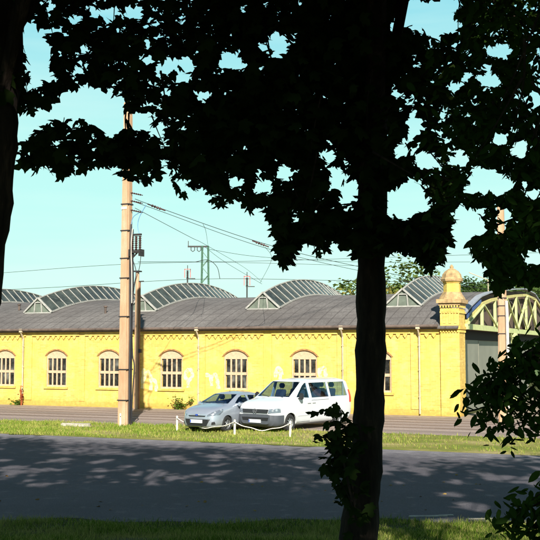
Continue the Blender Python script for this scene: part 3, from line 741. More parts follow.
wire([(203, 224, 49), (206, 232, 55), (208, 246, 88)], .010, 'short wire hanging from the thick twin wires to the lattice mast')
wire([(265, 247, 47.2), (271, 255, 48), (270, 264, 50), (260, 283, 60)], .009, 'curved drop wire beside the hanging maple leaves')
# strain insulators on the twin wires
for p, lab in (((157, 207.5, 44), 'dark strain clamp on the twin wires close to the tall mast'), ((261, 244, 47), 'dark strain clamp on the twin wires near the hanging leaves')):
    c = at(*p); bm = bmesh.new(); d = (at(p[0]+4, p[1]+1.5, p[2])-c).normalized()
    for k in range(4): tube(bm, [c+d*(k*.12-.25), c+d*(k*.12-.19)], .06, 8)
    tube(bm, [c-d*.45, c+d*.4], .03, 6); tag(obj('wire_clamp', bm, 'ceramic'), lab, 'clamp')

# ------------------------------------------------------------------ barrier posts with rope, stone, weeds
posts = [(120.5, 427.5), (177, 430.5), (234.5, 435), (290, 437)]
plab = ['short white post right in front of the tall concrete mast', 'short white post standing alone left of the silver car',
        'short white post between the silver car and the white van', 'short white post in front of the van front wheel']
pp = []
for i, (px, py) in enumerate(posts):
    b = on_z(px, py); pp.append(b); e_ = empty('barrier_post', b); tag(e_, plab[i], 'post', 'short white posts along the grass strip')
    bm = bmesh.new(); h = .54+.02*math.sin(i*3); tube(bm, [(0, 0, -.1), (.01*(i-1), 0, h)], [.045, .04], 10); lathe(bm, [(.042, h), (.035, h+.03), (.01, h+.045)], 10, .01*(i-1)); obj('post_shaft', bm, 'whitepaint', e_)
    bm = bmesh.new(); tube(bm, [(.0, -.06, h-.08), (.0, .06, h-.08)], .02, 8); obj('rope_ring', bm, 'iron', e_)
for i, sag, lab in ((1, .33, 'sagging white rope hung in front of the silver car'), (2, .30, 'sagging white rope hung in front of the white van')):
    a = pp[i]+Vector((0, -.05, .50)); b = pp[i+1]+Vector((0, -.05, .50)); P = []
    for k in range(17):
        t_ = k/16; q = a.lerp(b, t_); q.z -= sag*4*t_*(1-t_)*(.9+.1*math.sin(k)); P.append(q)
    bm = bmesh.new(); tube(bm, P, .016, 6); tag(obj('barrier_rope', bm, 'rope'), lab, 'rope')
b = on_z(76, 426.5); bm = bmesh.new(); box(bm, -.62, .62, -.14, .14, -.02, .14); bmesh.ops.bevel(bm, geom=bm.edges[:], offset=.03, segments=2, affect='EDGES')
for v_ in bm.verts: v_.co += Vector((random.uniform(-.012, .012), random.uniform(-.012, .012), random.uniform(-.015, .015)))
tag(obj('kerb_stone', bm, 'stone', loc=b, rotz=-.12), 'pale kerb stone lying in the grass left of the mast', 'stone')

# ------------------------------------------------------------------ leaves
def maple_template():
    h = [(0, .0), (.14, -.05), (.40, .03), (.32, .18), (.50, .34), (.62, .60), (.36, .55), (.22, .60), (.26, .80), (0, 1.08)]
    out = h+[(-x, y) for x, y in h[-2:0:-1]]
    P = [(0, .34, 0)]+[(x, y, -.32*abs(x)-.10*y*y) for x, y in out]; n = len(out)
    return np.array(P), np.array([(0, 1+i, 1+(i+1) % n) for i in range(n)])
def oval_template(w_=.22):
    out = [(0, 0), (w_*.8, .2), (w_, .48), (w_*.7, .78), (0, 1.05), (-w_*.7, .78), (-w_, .48), (-w_*.8, .2)]
    P = [(0, .5, 0)]+[(x, y, -.3*abs(x)-.15*y*y) for x, y in out]
    return np.array(P), np.array([(0, 1+i, 1+(i+1) % 8) for i in range(8)])
def small_template():
    P = np.array([(0, 0, 0), (.42, .45, -.08), (0, 1, -.06), (-.42, .45, -.08)]); return P, np.array([(0, 1, 2), (0, 2, 3)])
def scatter(template, pos, size, droop=.5, r=rng, mask=False):
    """place leaf copies; each leaf's long axis hangs down by 'droop' and its face points any way round"""
    P, Fc = template; n = len(pos)
    az = r.uniform(0, 2*np.pi, n); dz = -np.abs(r.normal(droop, .45, n))+.25
    d = np.stack([np.cos(az), np.sin(az), dz], 1); d /= np.linalg.norm(d, axis=1)[:, None]
    up = np.stack([r.normal(0, .65, n), r.normal(0, .65, n), np.ones(n)], 1)
    x = np.cross(d, up); x /= np.linalg.norm(x, axis=1)[:, None]; z = np.cross(x, d)
    s = size*r.uniform(.6, 1.25, n)
    W = P[None, :, 0, None]*x[:, None, :]+P[None, :, 1, None]*d[:, None, :]+P[None, :, 2, None]*z[:, None, :]
    W = W*s[:, None, None]+pos[:, None, :]
    if mask:
        x_, y_, d_ = project(W); inf = (x_ > -30) & (x_ < 570) & (y_ > -30) & (y_ < 570)
        k = (((outline(x_, y_) | ~inf).mean(1) > .74) & ((gapfree(x_, y_) | ~inf).mean(1) > .90)) | (d_[:, 0] < .5); W = W[k]; n = len(W)
    F2 = (Fc[None]+(np.arange(n)*len(P))[:, None, None]).reshape(-1, 3)
    return W.reshape(-1, 3), F2
def merge(parts):
    Vs, Fs, o_ = [], [], 0
    for v_, f_ in parts: Vs.append(v_); Fs.append(f_+o_); o_ += len(v_)
    return np.concatenate(Vs), np.concatenate(Fs)

XL = np.array([0, 25, 45, 55, 70, 90, 100, 114.9, 115, 130, 140, 150, 158, 166, 175, 185, 195, 200, 208, 215, 225, 235, 243, 250, 262, 268, 277, 290, 298, 304, 315, 325, 332, 340, 350, 388, 400, 410, 415, 425, 440, 447, 452, 460, 470, 478, 485, 492, 505, 515, 525, 540])
YL = np.array([108, 116, 112, 98, 98, 86, 86, 104, 178, 186, 180, 186, 176, 170, 190, 203, 198, 188, 194, 210, 214, 201, 212, 216, 205, 225, 268, 270, 250, 238, 260, 260, 248, 238, 262, 262, 256, 253, 260, 273, 270, 260, 243, 250, 255, 262, 272, 298, 300, 285, 290, 288])
GAPS = [(34, 50, 8, 25), (40, 68, 7, 12), (432, 18, 25, 15), (412, 10, 12, 8), (408, 198, 19, 13), (400, 208, 12, 9), (466, 226, 13, 15), (458, 254, 10, 8), (345, 200, 4, 3),
        (395, 24, 4, 4), (279, 44, 6, 9), (396, 94, 4, 4), (415, 124, 5, 5), (402, 152, 7, 4), (427, 161, 8, 6), (458, 160, 7, 5), (352, 190, 7, 7), (330, 156, 5, 6),
        (285, 173, 7, 4), (337, 178, 5, 8), (500, 52, 10, 4), (489, 80, 8, 5), (490, 184, 20, 9), (478, 176, 8, 6), (537, 100, 4, 6), (232, 62, 10, 7), (262, 48, 6, 3), (185, 62, 8, 3),
        (168, 68, 5, 5), (205, 95, 6, 3), (140, 122, 8, 6), (118, 112, 6, 14), (132, 12, 6, 5), (240, 145, 4, 4), (237, 182, 7, 4), (262, 187, 8, 4), (520, 150, 5, 8), (500, 140, 7, 4),
        (533, 195, 5, 4), (505, 215, 5, 5), (400, 262, 14, 6), (535, 258, 8, 5), (150, 60, 5, 3), (95, 12, 5, 4), (75, 20, 5, 3)]
SPRAY = [(14, 168), (18, 142), (38, 126), (60, 118), (85, 117), (105, 133), (120, 140), (134, 152), (122, 168), (98, 168), (80, 174), (60, 185), (50, 176), (30, 173)]
def inpoly(x, y, poly):
    c = np.zeros(np.shape(x), bool); n = len(poly)
    for i in range(n):
        x0, y0 = poly[i]; x1, y1 = poly[(i+1) % n]
        k = ((y0 > y) != (y1 > y)) & (x < (x1-x0)*(y-y0)/((y1-y0) or 1e-9)+x0); c ^= k
    return c
def outline(x, y): return (y < np.interp(x, XL, YL)+2.5*np.sin(x*.9)+1.5*np.sin(x*2.3+1)) | inpoly(x, y, SPRAY)
rg_ = np.random.default_rng(99)
for (x0, x1, y0, y1, cnt, big) in [(35, 115, -10, 95, 12, 2.6), (115, 350, 0, 120, 18, 2.0), (115, 350, 120, 250, 14, 2.0), (385, 470, 20, 260, 14, 2.5), (455, 545, -5, 290, 20, 2.3)]:
    cc = rg_.uniform((x0, y0), (x1, y1), (cnt, 2))
    for a_, b_ in cc:
        q_ = big*rg_.uniform(.45, 1.25); GAPS.append((a_, b_, q_*rg_.uniform(.7, 1.4), q_*rg_.uniform(.7, 1.3)))
        if rg_.random() < .6: GAPS.append((a_+rg_.normal()*q_*1.6, b_+rg_.normal()*q_*1.6, q_*.6, q_*.6))
def gapfree(x, y):
    ok = np.ones(np.shape(x), bool)
    for cx_, cy_, rx, ry in GAPS:
        if rx*ry > 30:
            th = np.arctan2((y-cy_)/ry, (x-cx_)/rx); f = 1+.26*np.sin(3*th+cx_)+.20*np.sin(5*th+cy_)+.12*np.sin(9*th+cx_*.7)
        else: f = 1
        ok &= (((x-cx_)/rx)**2+((y-cy_)/ry)**2) > f*f
    return ok
def leafy(x, y): return outline(x, y) & gapfree(x, y)
Sn = np.array(S)
# openings that let the sun reach the picture's lit spots
def sunray_keep(P, extra=True):
    keep = np.ones(len(P), bool)
    def corridor(Q, rad, tmin=.5):
        d = P-np.array(Q); t_ = d@Sn; dist = np.linalg.norm(d-t_[:, None]*Sn, axis=1)
        return ~((dist < rad) & (t_ > tmin))
    for q, rr in LIT: keep &= corridor(q, rr)
    return keep
rg2 = random.Random(12)
LIT = [(at(12, 38, 7.8), .17), (at(12, 76, 7.8), .17), (at(520, 6, 7.0), .36), (at(462, 70, 8.2), .24), (at(438, 72, 8.2), .08),
       (on_z(500, 526, .35), .75), (on_z(470, 524, .4), .5), (on_z(530, 522, .3), .7), (on_z(455, 517, .1), .4), (on_z(495, 537, .6), .5),
       (on_z(450, 494), .35), (on_z(500, 478), .55), (on_z(470, 506), .5), (on_z(455, 482), .35), (on_z(525, 479), .5), (on_z(100, 470), .35), (on_z(40, 470), .4), (on_z(150, 473), .5), (on_z(60, 460), .4), (on_z(330, 462), .5), (on_z(215, 456), .4),
       (on_z(170, 458), .5), (on_z(380, 468), .5), (on_z(110, 452), .5), (on_z(10, 468), .5), (on_z(420, 470), .4)]
LIT += [(on_z(x_, y_, .3),   .8) for x_ in (415, 430, 445, 470, 495, 520, 545, 570) for y_ in (518, 526, 534, 543)]
for _ in range(110):
    LIT.append((on_z(rg2.uniform(-10, 560), rg2.uniform(449, 482)+3), rg2.uniform(.10, .30)))
LIT = [(tuple(q), rr) for q, rr in LIT]

def crown_fill(c, rad, nclump, nleaf, size, seed, tmpl, cl=.75):
    """clumps spread through a lumpy crown volume, denser towards its skin"""
    r = np.random.default_rng(seed)
    d = r.normal(size=(nclump, 3)); d /= np.linalg.norm(d, axis=1)[:, None]
    lump = 1+.16*np.sin(d[:, 0]*5+seed)+.14*np.sin(d[:, 2]*6+d[:, 1]*4)
    q = np.array(c)+d*np.array(rad)*(r.uniform(.18, 1, nclump)**.45*lump)[:, None]
    g = r.normal(size=(nclump, nleaf, 3))*np.array([cl, cl, cl*.6])*.55
    P = (q[:, None, :]+g).reshape(-1, 3); return P, q
def fore_filter(P, hard=True):
    x, y, d = project(P)
    inframe = (x > -25) & (x < 565) & (y > -25) & (y < 565) & (P[:, 1] > .5)
    keep = ~inframe
    keep &= ~((P[:, 1] > -3) & (P[:, 1] < 6) & (np.abs(P[:, 0]) < 3.5) & (P[:, 2] < 5.2))
    keep &= P[:, 2] > 2.2
    return keep & sunray_keep(P)
def view_sprays(x0, x1, y0, y1, Ya, Yb, n, per, spread, seed):
    r = np.random.default_rng(seed)
    px = r.uniform(x0, x1, n*3); py = r.uniform(y0, y1, n*3); k = leafy(px, py); px, py = px[k][:n], py[k][:n]
    Y = r.uniform(Ya, Yb, len(px)); C = np.array([at(a, b, c) for a, b, c in zip(px, py, Y)])
    P = (C[:, None, :]+r.normal(size=(len(C), per, 3))*spread).reshape(-1, 3)
    x, y, d = project(P); k = leafy(x, y) & leafy(x, y+6) & sunray_keep(P)
    return P[k], C
def clear(P, org):
    PP = [tuple(a.lerp(b, k/6)+org) for a, b in zip(P, P[1:]) for k in range(6)]
    x_, y_, d_ = project(np.array(PP)); inf = (x_ > 0) & (x_ < 540) & (y_ > 0) & (y_ < 540) & (d_ > .5)
    return bool((leafy(x_, y_) | ~inf).all())
def limbs(bm, start, targets, r0, seed, n=9, hub=None, org=None):
    r = random.Random(seed)
    for T, rr in targets:
        a = Vector(start[int(r.random()*len(start))]) if hub is None else Vector(hub); T = Vector(T)
        m = a.lerp(T, .5)+Vector((r.uniform(-.3, .3), r.uniform(-.3, .3), r.uniform(.2, .8)))
        P = catmull([a, m, T], 8)
        if org is not None and not clear(P, org): continue
        tube(bm, P, [rr*(1-.8*i/(len(P)-1)) for i in range(len(P))], n)
MT, OT, ST = maple_template(), oval_template(), small_template()

def big_tree(name, label, trunk, tr, crown_c, crown_r, nclump, nleaf, seed, sprays, limb_targets, leafsize=.132, small=.24, tmpl=None, mat='maple', cat='tree'):
    base = Vector(trunk[0]); e_ = empty(name, base); tag(e_, label, cat); off = np.array(base)
    bm = bmesh.new(); P = catmull(trunk, 7); rad = np.interp(np.linspace(0, 1, len(P)), np.linspace(0, 1, len(tr)), tr)
    rr = random.Random(seed); rad = [x*(1+.055*math.sin(k_*1.1+seed)+.035*math.sin(k_*2.7+1)) for k_, x in enumerate(rad)]
    tube(bm, [p-base for p in P], [max(.01, x) for x in rad], 20)
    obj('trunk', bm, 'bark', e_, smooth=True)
    bm = bmesh.new()
    hubs = [p-base for p in P[int(len(P)*.45):]]
    limbs(bm, hubs, [(Vector(q)-base, w_) for q, w_ in limb_targets], .1, seed, org=base)
    r = np.random.default_rng(seed+1)
    FP, q = crown_fill(crown_c, crown_r, nclump, nleaf, small, seed, None)
    kq = fore_filter(q); qs = q[kq]
    for i in r.choice(len(qs), min(26, len(qs)), False): limbs(bm, hubs, [(Vector(qs[i])-base, .06)], .05, int(i), 6, org=base)
    FP = FP[fore_filter(FP)]
    parts = [scatter(ST, FP, small, .45, r, True)]
    for (x0, x1, y0, y1, Ya, Yb, n, per, spread) in sprays:
        SPp, C = view_sprays(x0, x1, y0, y1, Ya, Yb, n, per, spread, seed+int(x0)+3)
        parts.append(scatter(tmpl or MT, SPp, leafsize, .75, r, True))
        idx = r.choice(len(C), min(len(C), 60), False)
        for i in idx:
            c_ = Vector(C[i])-base; t2 = c_+Vector((r.normal()*.3, r.normal()*.4, .35+abs(r.normal())*.25))
            TW = catmull([t2, (c_+t2)/2+Vector((r.normal()*.05, 0, .03)), c_], 3)
            if not clear(TW, base): continue
            tube(bm, TW, [.010, .008, .007, .006, .005, .004, .003], 4)
    obj('branch', bm, 'bark', e_, smooth=True)
    Vv, Ff = merge(parts); raw('crown', Vv-off, Ff, mat, e_)
    return e_
def g(X, Y): return float(zt(X, Y))
# middle tree
tA = [at(350, 640, 9.3), at(358, 540, 9.4), at(365, 470, 9.45), at(369.5, 400, 9.5), at(371, 330, 9.5), at(371.5, 250, 9.5), at(376, 60, 9.6), Vector((1.15, 9.6, 9.0)), Vector((1.3, 9.5, 12.0)), Vector((1.2, 9.4, 14.0))]
tA[0] = Vector((tA[0].x, tA[0].y, g(0, 9.4)-.1))
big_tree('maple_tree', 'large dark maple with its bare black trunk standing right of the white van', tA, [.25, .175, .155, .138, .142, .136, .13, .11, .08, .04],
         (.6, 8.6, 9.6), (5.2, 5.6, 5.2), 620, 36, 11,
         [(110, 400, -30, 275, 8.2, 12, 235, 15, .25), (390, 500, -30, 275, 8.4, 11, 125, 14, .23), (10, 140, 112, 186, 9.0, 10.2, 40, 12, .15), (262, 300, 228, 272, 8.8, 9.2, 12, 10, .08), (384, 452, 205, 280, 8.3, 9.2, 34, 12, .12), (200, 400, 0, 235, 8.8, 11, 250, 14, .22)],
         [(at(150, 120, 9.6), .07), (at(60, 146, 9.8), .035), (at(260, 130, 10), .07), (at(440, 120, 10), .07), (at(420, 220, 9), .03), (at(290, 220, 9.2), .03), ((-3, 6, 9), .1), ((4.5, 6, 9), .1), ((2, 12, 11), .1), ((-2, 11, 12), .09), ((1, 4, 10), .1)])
# left tree
tB = [Vector((-2.62, 8, g(0, 8)-.1)), at(-38, 400, 8), at(-26, 300, 8), at(-12, 200, 8), at(-5, 120, 8), at(6, 0, 8), Vector((-1.9, 8, 9)), Vector((-1.8, 7.8, 13)), Vector((-1.8, 7.6, 16.5))]
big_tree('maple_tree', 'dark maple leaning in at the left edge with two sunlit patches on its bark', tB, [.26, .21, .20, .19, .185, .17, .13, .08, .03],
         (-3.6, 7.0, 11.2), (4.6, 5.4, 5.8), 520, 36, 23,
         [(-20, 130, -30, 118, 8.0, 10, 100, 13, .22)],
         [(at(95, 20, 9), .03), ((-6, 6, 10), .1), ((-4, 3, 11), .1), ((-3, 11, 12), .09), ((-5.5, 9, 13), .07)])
# right tree, small oval leaves
def right_leafy():
    pass
tC = [Vector((3.35, 6.6, g(0, 6.6)-.1)), Vector((3.3, 6.6, 3)), Vector((3.2, 6.7, 5)), Vector((3.3, 6.6, 7.5)), Vector((3.2, 6.5, 10))]
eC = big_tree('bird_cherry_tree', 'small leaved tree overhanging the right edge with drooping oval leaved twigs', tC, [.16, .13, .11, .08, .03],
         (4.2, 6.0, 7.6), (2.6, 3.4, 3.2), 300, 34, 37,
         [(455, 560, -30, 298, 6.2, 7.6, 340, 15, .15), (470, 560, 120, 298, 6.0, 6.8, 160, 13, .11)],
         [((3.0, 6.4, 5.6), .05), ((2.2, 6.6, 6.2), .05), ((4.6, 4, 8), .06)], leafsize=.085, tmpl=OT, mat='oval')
# low drooping oval-leaved boughs at the right edge (belong to the same tree)
def bough(parent, paths, Y, mat, tmpl, size, spread, seed, per_m, name='crown', droop=.8):
    r = np.random.default_rng(seed); base = np.array(parent.location); bm = bmesh.new(); pts = []
    for path in paths:
        W = catmull([at(a, b, Y+dy) for a, b, dy in path], 6); tube(bm, [w_-Vector(base) for w_ in W], [max(.0022, .012*(1-i/len(W))) for i in range(len(W))], 5)
        L_ = sum((a-b).length for a, b in zip(W, W[1:])); n = int(L_*per_m)
        for k in range(n):
            i = r.integers(0, len(W)); pts.append(np.array(W[i])+r.normal(size=3)*spread)
    pts = np.array(pts)
    obj('branch', bm, 'bark', parent, smooth=True)
    Vv, Ff = scatter(tmpl, pts, size, droop, r); raw(name, Vv-base, Ff, mat, parent)
bough(eC, [[(575, 325, 0), (540, 345, 0), (512, 365, 0), (485, 385, 0), (463, 408, 0)], [(560, 345, .2), (530, 368, .2), (505, 390, .1), (492, 405, 0), (485, 428, 0)],
           [(570, 360, .3), (535, 385, .3), (515, 405, .2), (508, 440, .2)], [(580, 375, .1), (545, 390, .1), (528, 410, .1), (522, 425, .1)], [(560, 340, .1), (530, 350, .2), (500, 372, .2), (476, 392, .1)],
           [(570, 350, -.1), (540, 362, -.1), (520, 380, 0), (500, 398, 0), (488, 402, 0)], [(575, 400, 0), (550, 405, 0), (535, 415, 0), (530, 432, 0)], [(580, 330, .1), (545, 352, 0), (520, 358, 0), (498, 378, 0)]],
      6.4, 'oval', OT, .085, .055, 5, 165)
bough(eC, [[(580, 470, 0), (548, 488, 0), (528, 505, 0), (512, 520, 0)], [(580, 490, 0), (550, 508, 0), (535, 520, 0), (528, 535, 0)], [(585, 500, .1), (555, 520, .1), (545, 540, .1)], [(575, 480, .1), (545, 500, .1), (520, 512, .1), (500, 522, .1)], [(590, 520, 0), (560, 530, 0), (540, 545, 0)]],
      6.0, 'oval', OT, .085, .055, 9, 190)
# suckers low on the middle trunk
sb = Vector((tA[0].x, tA[0].y, 0))
sk_ = empty('maple_sapling', on_z(352, 505, .5)); tag(sk_, 'young leafy maple shoots growing against the left side of the middle trunk', 'sapling')
bough(sk_, [[(356, 520, 0), (350, 470, 0), (346, 440, 0), (345, 415, 0)], [(352, 500, -.1), (342, 455, -.1), (336, 430, -.1), (331, 412, -.1)], [(350, 480, .1), (335, 450, 0), (326, 438, 0)], [(355, 500, .1), (345, 480, .1), (337, 462, .1), (334, 452, .1)], [(356, 520, 0), (350, 500, 0), (340, 480, 0)]],
      9.0, 'maple', MT, .11, .07, 15, 42)
bough(eC, [], 6, 'oval', OT, .1, .1, 1, 1) if False else None

# trees outside the frame that keep the wood dark
def off_tree(name, label, x, y, h, c, rad, nclump, seed, size=.34, nleaf=30, tr=.25):
    e_ = empty(name, (x, y, g(x, y)-.1)); tag(e_, label, 'tree', 'trees of the wood behind the viewpoint'); off = np.array(e_.location)
    bm = bmesh.new(); P = catmull([(0, 0, 0), (.1, .1, h*.3), (-.1, 0, h*.6), (0, .1, h*.95)], 5); tube(bm, P, [tr*(1-.85*i/(len(P)-1)) for i in range(len(P))], 12); obj('trunk', bm, 'bark', e_, smooth=True)
    FP, q = crown_fill(c, rad, nclump, nleaf, size, seed, None, .9); FP = FP[fore_filter(FP)]; bm = bmesh.new()
    for i in range(0, len(q), max(1, len(q)//18)): limbs(bm, [p for p in P[8:]], [(Vector(q[i])-Vector(off), .06)], .05, i, 6, org=Vector(off))
    obj('branch', bm, 'bark', e_, smooth=True)
    Vv, Ff = scatter(ST, FP, size, .45, np.random.default_rng(seed), True); raw('crown', Vv-off, Ff, 'maple', e_); return e_
off_tree('maple_tree', 'tall maple behind the viewpoint on the left', -3.5, -3.5, 17, (-3.5, -3.5, 13.2), (5, 4.6, 5), 520, 41)
off_tree('maple_tree', 'tall maple behind the viewpoint on the right', 4.2, -4.0, 17, (4.2, -4, 13.0), (5, 4.6, 5), 520, 42)
off_tree('maple_tree', 'broad maple at the right of the path beyond the frame', 8.5, 6.5, 14.5, (8.2, 6.2, 9.6), (4.6, 4.6, 4.8), 420, 43)
off_tree('maple_tree', 'broad maple at the left of the path beyond the frame', -9.5, 9.0, 16.5, (-8.6, 9, 11.8), (4.6, 4.6, 5.2), 420, 44)
off_tree('pine_tree', 'tall slim pine beyond the left frame edge', -15.2, 21, 20.5, (-15.2, 21, 18.8), (3.4, 2.0, 1.2), 150, 45, tr=.2)

# ------------------------------------------------------------------ trees behind the hall
def far_tree_mesh(seed, h, rx, mat, nq=2600, size=.30):
    r = np.random.default_rng(seed); nb = 11
    bc = np.stack([r.normal(0, rx*.42, nb), r.normal(0, rx*.42, nb), r.uniform(h*.38, h*.86, nb)], 1); br = r.uniform(rx*.32, rx*.62, nb)
    k = r.integers(0, nb, nq); d = r.normal(size=(nq, 3)); d /= np.linalg.norm(d, axis=1)[:, None]
    P = bc[k]+d*(br[k]*r.uniform(.65, 1.08, nq))[:, None]*np.array([1, 1, .8])
    Vv, Ff = scatter(ST, P, size, .3, r)
    a = raw('crown', Vv, Ff, mat); me = a.data; kill(a)
    bm = bmesh.new(); tube(bm, [(0, 0, -.3), (.1, 0, h*.3), (0, .1, h*.7)], [h*.02, h*.016, h*.006], 7); 
    for i in range(5): tube(bm, [(0, 0, h*(.3+.06*i)), tuple(bc[i])], [h*.008, h*.003], 5)
    o = obj('trunk', bm, 'bark'); tm = o.data; kill(o); return me, tm
KIND = {'g': [far_tree_mesh(s, 9, 3.2, 'farleaf') for s in (1, 2)], 'y': [far_tree_mesh(3, 8, 2.8, 'farleaf2')], 'f': [far_tree_mesh(s, 11, 3.4, 'farleaf3', 1500, .5) for s in (5, 6, 7)]}
def far_tree(kind, i, x, y, z, s, label, group):
    me, tm = KIND[kind][i % len(KIND[kind])]
    e_ = empty('tree', (x, y, z), i*1.7); e_.scale = (s, s, s); tag(e_, label, 'tree', group)
    link('trunk', tm, None, e_); link('crown', me, None, e_)
rt = random.Random(4)
near = [('y', 334, 84, 1.10, 'yellowish tree top just left of the middle trunk behind the hall roof'), ('g', 352, 90, 1.1, 'green tree behind the hall roof right behind the middle trunk'),
        ('g', 312, 96, 1.0, 'low green tree top left of the yellowish one behind the hall roof'), ('y', 386, 80, 1.12, 'yellow green tree beside the gable of the rightmost skylight'),
        ('g', 399, 92, 1.3, 'green tree rising behind the rightmost skylight'), ('g', 372, 100, 1.1, 'taller green tree hidden behind the middle trunk')]
for i, (k, px, Y, s, lab) in enumerate(near):
    p = at(px, 300, Y); far_tree(k, i, p.x, Y, 0, s, lab, 'trees behind the hall')
n = 0
for j in range(6):
    for i in range(15):
        px = 400+i*14+rt.uniform(-6, 6); Y = 135+j*22+rt.uniform(-7, 7); x = (px-270)/1000*Y
        if px > 575 and j > 2: continue
        h = 9.5*math.exp(-((x-60)/60)**2)*math.sin(min(1, (Y-120)/130)*math.pi/2)-.5
        far_tree('f', n, x, Y, h, rt.uniform(.8, 1.15), 'forest tree of the wooded rise behind the right end of the hall', 'forest trees on the rise'); n += 1
# house with red roof
hb = at(492, 300, 98); hs = empty('red_roofed_house', (hb.x+.3, 98, 0), -PHI); tag(hs, 'house with a red tiled roof behind the right end of the hall', 'house')
bm = bmesh.new(); box(bm, -1.9, 1.9, -3, 3, 0, 6.0); obj('wall', bm, 'housewall', hs)
bm = bmesh.new(); prism(bm, [(-3.5, 5.9), (3.5, 5.9), (0, 8.6)], 'x', -2.2, 2.2); obj('roof', bm, 'redroof', hs)
for x_ in (-.9, .9): bm = bmesh.new(); box(bm, x_-.5, x_+.5, -3.04, -2.98, 4, 5.3); obj('window', bm, 'pane', hs)
bm = bmesh.new(); a = at(469, 272.5, 75); b_ = at(488, 280, 75); tube(bm, [a, b_], .035, 6); tube(bm, [b_, (b_.x, b_.y, 0)], .04, 6)
tag(obj('angled_pole', bm, 'zinc'), 'pale angled pole above the roof right of the turret', 'pole')
# white-rendered outbuilding glimpsed between the leaves at the right edge
q = uv(6.5, 9.5); ob = empty('white_outbuilding', q, -PHI); tag(ob, 'low white rendered outbuilding glimpsed through the leaves at the right edge', 'outbuilding')
bm = bmesh.new(); box(bm, -1.2, 3, -1.2, 1.8, 0, 2.3); obj('wall', bm, 'white_mast', ob)
bm = bmesh.new(); box(bm, -1.35, 3.15, -1.35, 1.95, 2.3, 2.42); obj('roof', bm, 'gutter', ob)
bm = bmesh.new(); box(bm, -.6, .3, -1.24, -1.19, 0, 1.95); obj('door', bm, 'door_grey', ob)

# weeds by the wall
def weed(px, py, h, wd, mat, n, seed, label, name='weed_clump', stemmat='weed', upright=False):
    u = wall_u(px, -.35); b = uv(u, -.35); e_ = empty(name, b); tag(e_, label, 'plant'); r = np.random.default_rng(seed); bm = bmesh.new(); P = []
    for i in range(9 if not upright else 6):
        t_ = Vector((r.normal()*wd*.4, r.normal()*.1, h*r.uniform(.5, 1))); tube(bm, catmull([(t_.x*.3, 0, -.02), t_*.5, t_], 4), [.02 if upright else .009]*9, 5)
        for k in range(n//8): P.append(np.array(t_)*r.uniform(.3, 1.05)+r.normal(size=3)*.06)
    obj('stem', bm, stemmat, e_); Vv, Ff = scatter(ST, np.array(P), .13, .1, r); raw('leaves', Vv, Ff, mat, e_)
weed(180, 408, .72, .95, 'weed', 230, 3, 'low green weed clump at the wall foot left of the silver car')
weed(24, 403, 1.15, .22, 'redweed', 60, 4, 'reddish dried stalks climbing the wall foot below the downpipe', 'dry_stalks', 'redweed', True)
weed(21, 404, .38, .9, 'weed', 120, 5, 'green weeds around the foot of the reddish stalks')

# ------------------------------------------------------------------ grass
def blades(name, X, Y, Z, hmin, hmax, wd, mat, seed):
    r = np.random.default_rng(seed); n = len(X); h = r.uniform(hmin, hmax, n)*(.6+.8*(np.sin(X*2.3+Y)*np.sin(Y*1.9-X*.7)*.5+.5))
    a = r.uniform(0, np.pi*2, n); lean = r.normal(0, .4, (n, 2))*h[:, None]
    dx, dy = np.cos(a)*wd*.5, np.sin(a)*wd*.5
    B = np.stack([X, Y, Z-.01], 1); v0 = B+np.stack([dx, dy, 0*dx], 1); v1 = B-np.stack([dx, dy, 0*dx], 1)
    m = B+np.stack([lean[:, 0]*.35, lean[:, 1]*.35, h*.6], 1); m0 = m+np.stack([dx, dy, 0*dx], 1)*.7; m1_ = m-np.stack([dx, dy, 0*dx], 1)*.7
    tpt = B+np.stack([lean[:, 0], lean[:, 1], h], 1)
    Vv = np.stack([v0, v1, m1_, m0, tpt], 1).reshape(-1, 3); b_ = np.arange(n)*5
    Ff = np.concatenate([np.stack([b_, b_+1, b_+2], 1), np.stack([b_, b_+2, b_+3], 1), np.stack([b_+3, b_+2, b_+4], 1)])
    o = raw(name, Vv, Ff, mat); return o
r = np.random.default_rng(77); n = 120000
uu = r.uniform(-34, 12, n); vv = r.uniform(v_near-.25, v_far+.15, n)
dens = .5+.5*np.sin(uu*.9+2*np.sin(vv*.8))*np.sin(vv*1.3+uu*.35); k = r.random(n) < (.12+.88*np.clip(dens*1.3-.1, 0, 1))*np.clip((2-uu)/14, .18, 1)
uu, vv = uu[k], vv[k]
edge = v_near+.35*np.sin(uu*.55)+.18*np.sin(uu*1.7+1); k = vv > edge+r.normal(0, .28, len(uu)); uu, vv = uu[k], vv[k]
X = O.x+U.x*uu+V.x*vv; Y = O.y+U.y*uu+V.y*vv
tag(blades('grass', X, Y, 0*X+.008, .04, .14, .022, 'blade', 1), 'sunlit grass and weeds of the strip between path and tramway', 'grass', kind='stuff')
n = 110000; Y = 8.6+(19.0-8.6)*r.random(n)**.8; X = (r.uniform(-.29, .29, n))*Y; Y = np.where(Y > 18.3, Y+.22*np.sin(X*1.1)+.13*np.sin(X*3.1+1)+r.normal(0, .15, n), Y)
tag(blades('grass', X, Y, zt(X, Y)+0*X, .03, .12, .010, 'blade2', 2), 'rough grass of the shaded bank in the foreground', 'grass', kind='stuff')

r = np.random.default_rng(31); n = 90; Y = r.uniform(12, 26, n); X = r.uniform(-.3, .3, n)*Y; Z = zt(X, Y)+.02
P_ = np.stack([X, Y, Z], 1); Vv, Ff = scatter(MT, P_, .075, .0, r); Vv[:, 2] = np.maximum(.006+zt(Vv[:, 0], Vv[:, 1]), np.minimum(Vv[:, 2], zt(Vv[:, 0], Vv[:, 1])+.03))
tag(raw('fallen_leaves', Vv, Ff, 'litter'), 'dry fallen leaves strewn over the path and bank', 'leaf litter', kind='stuff')
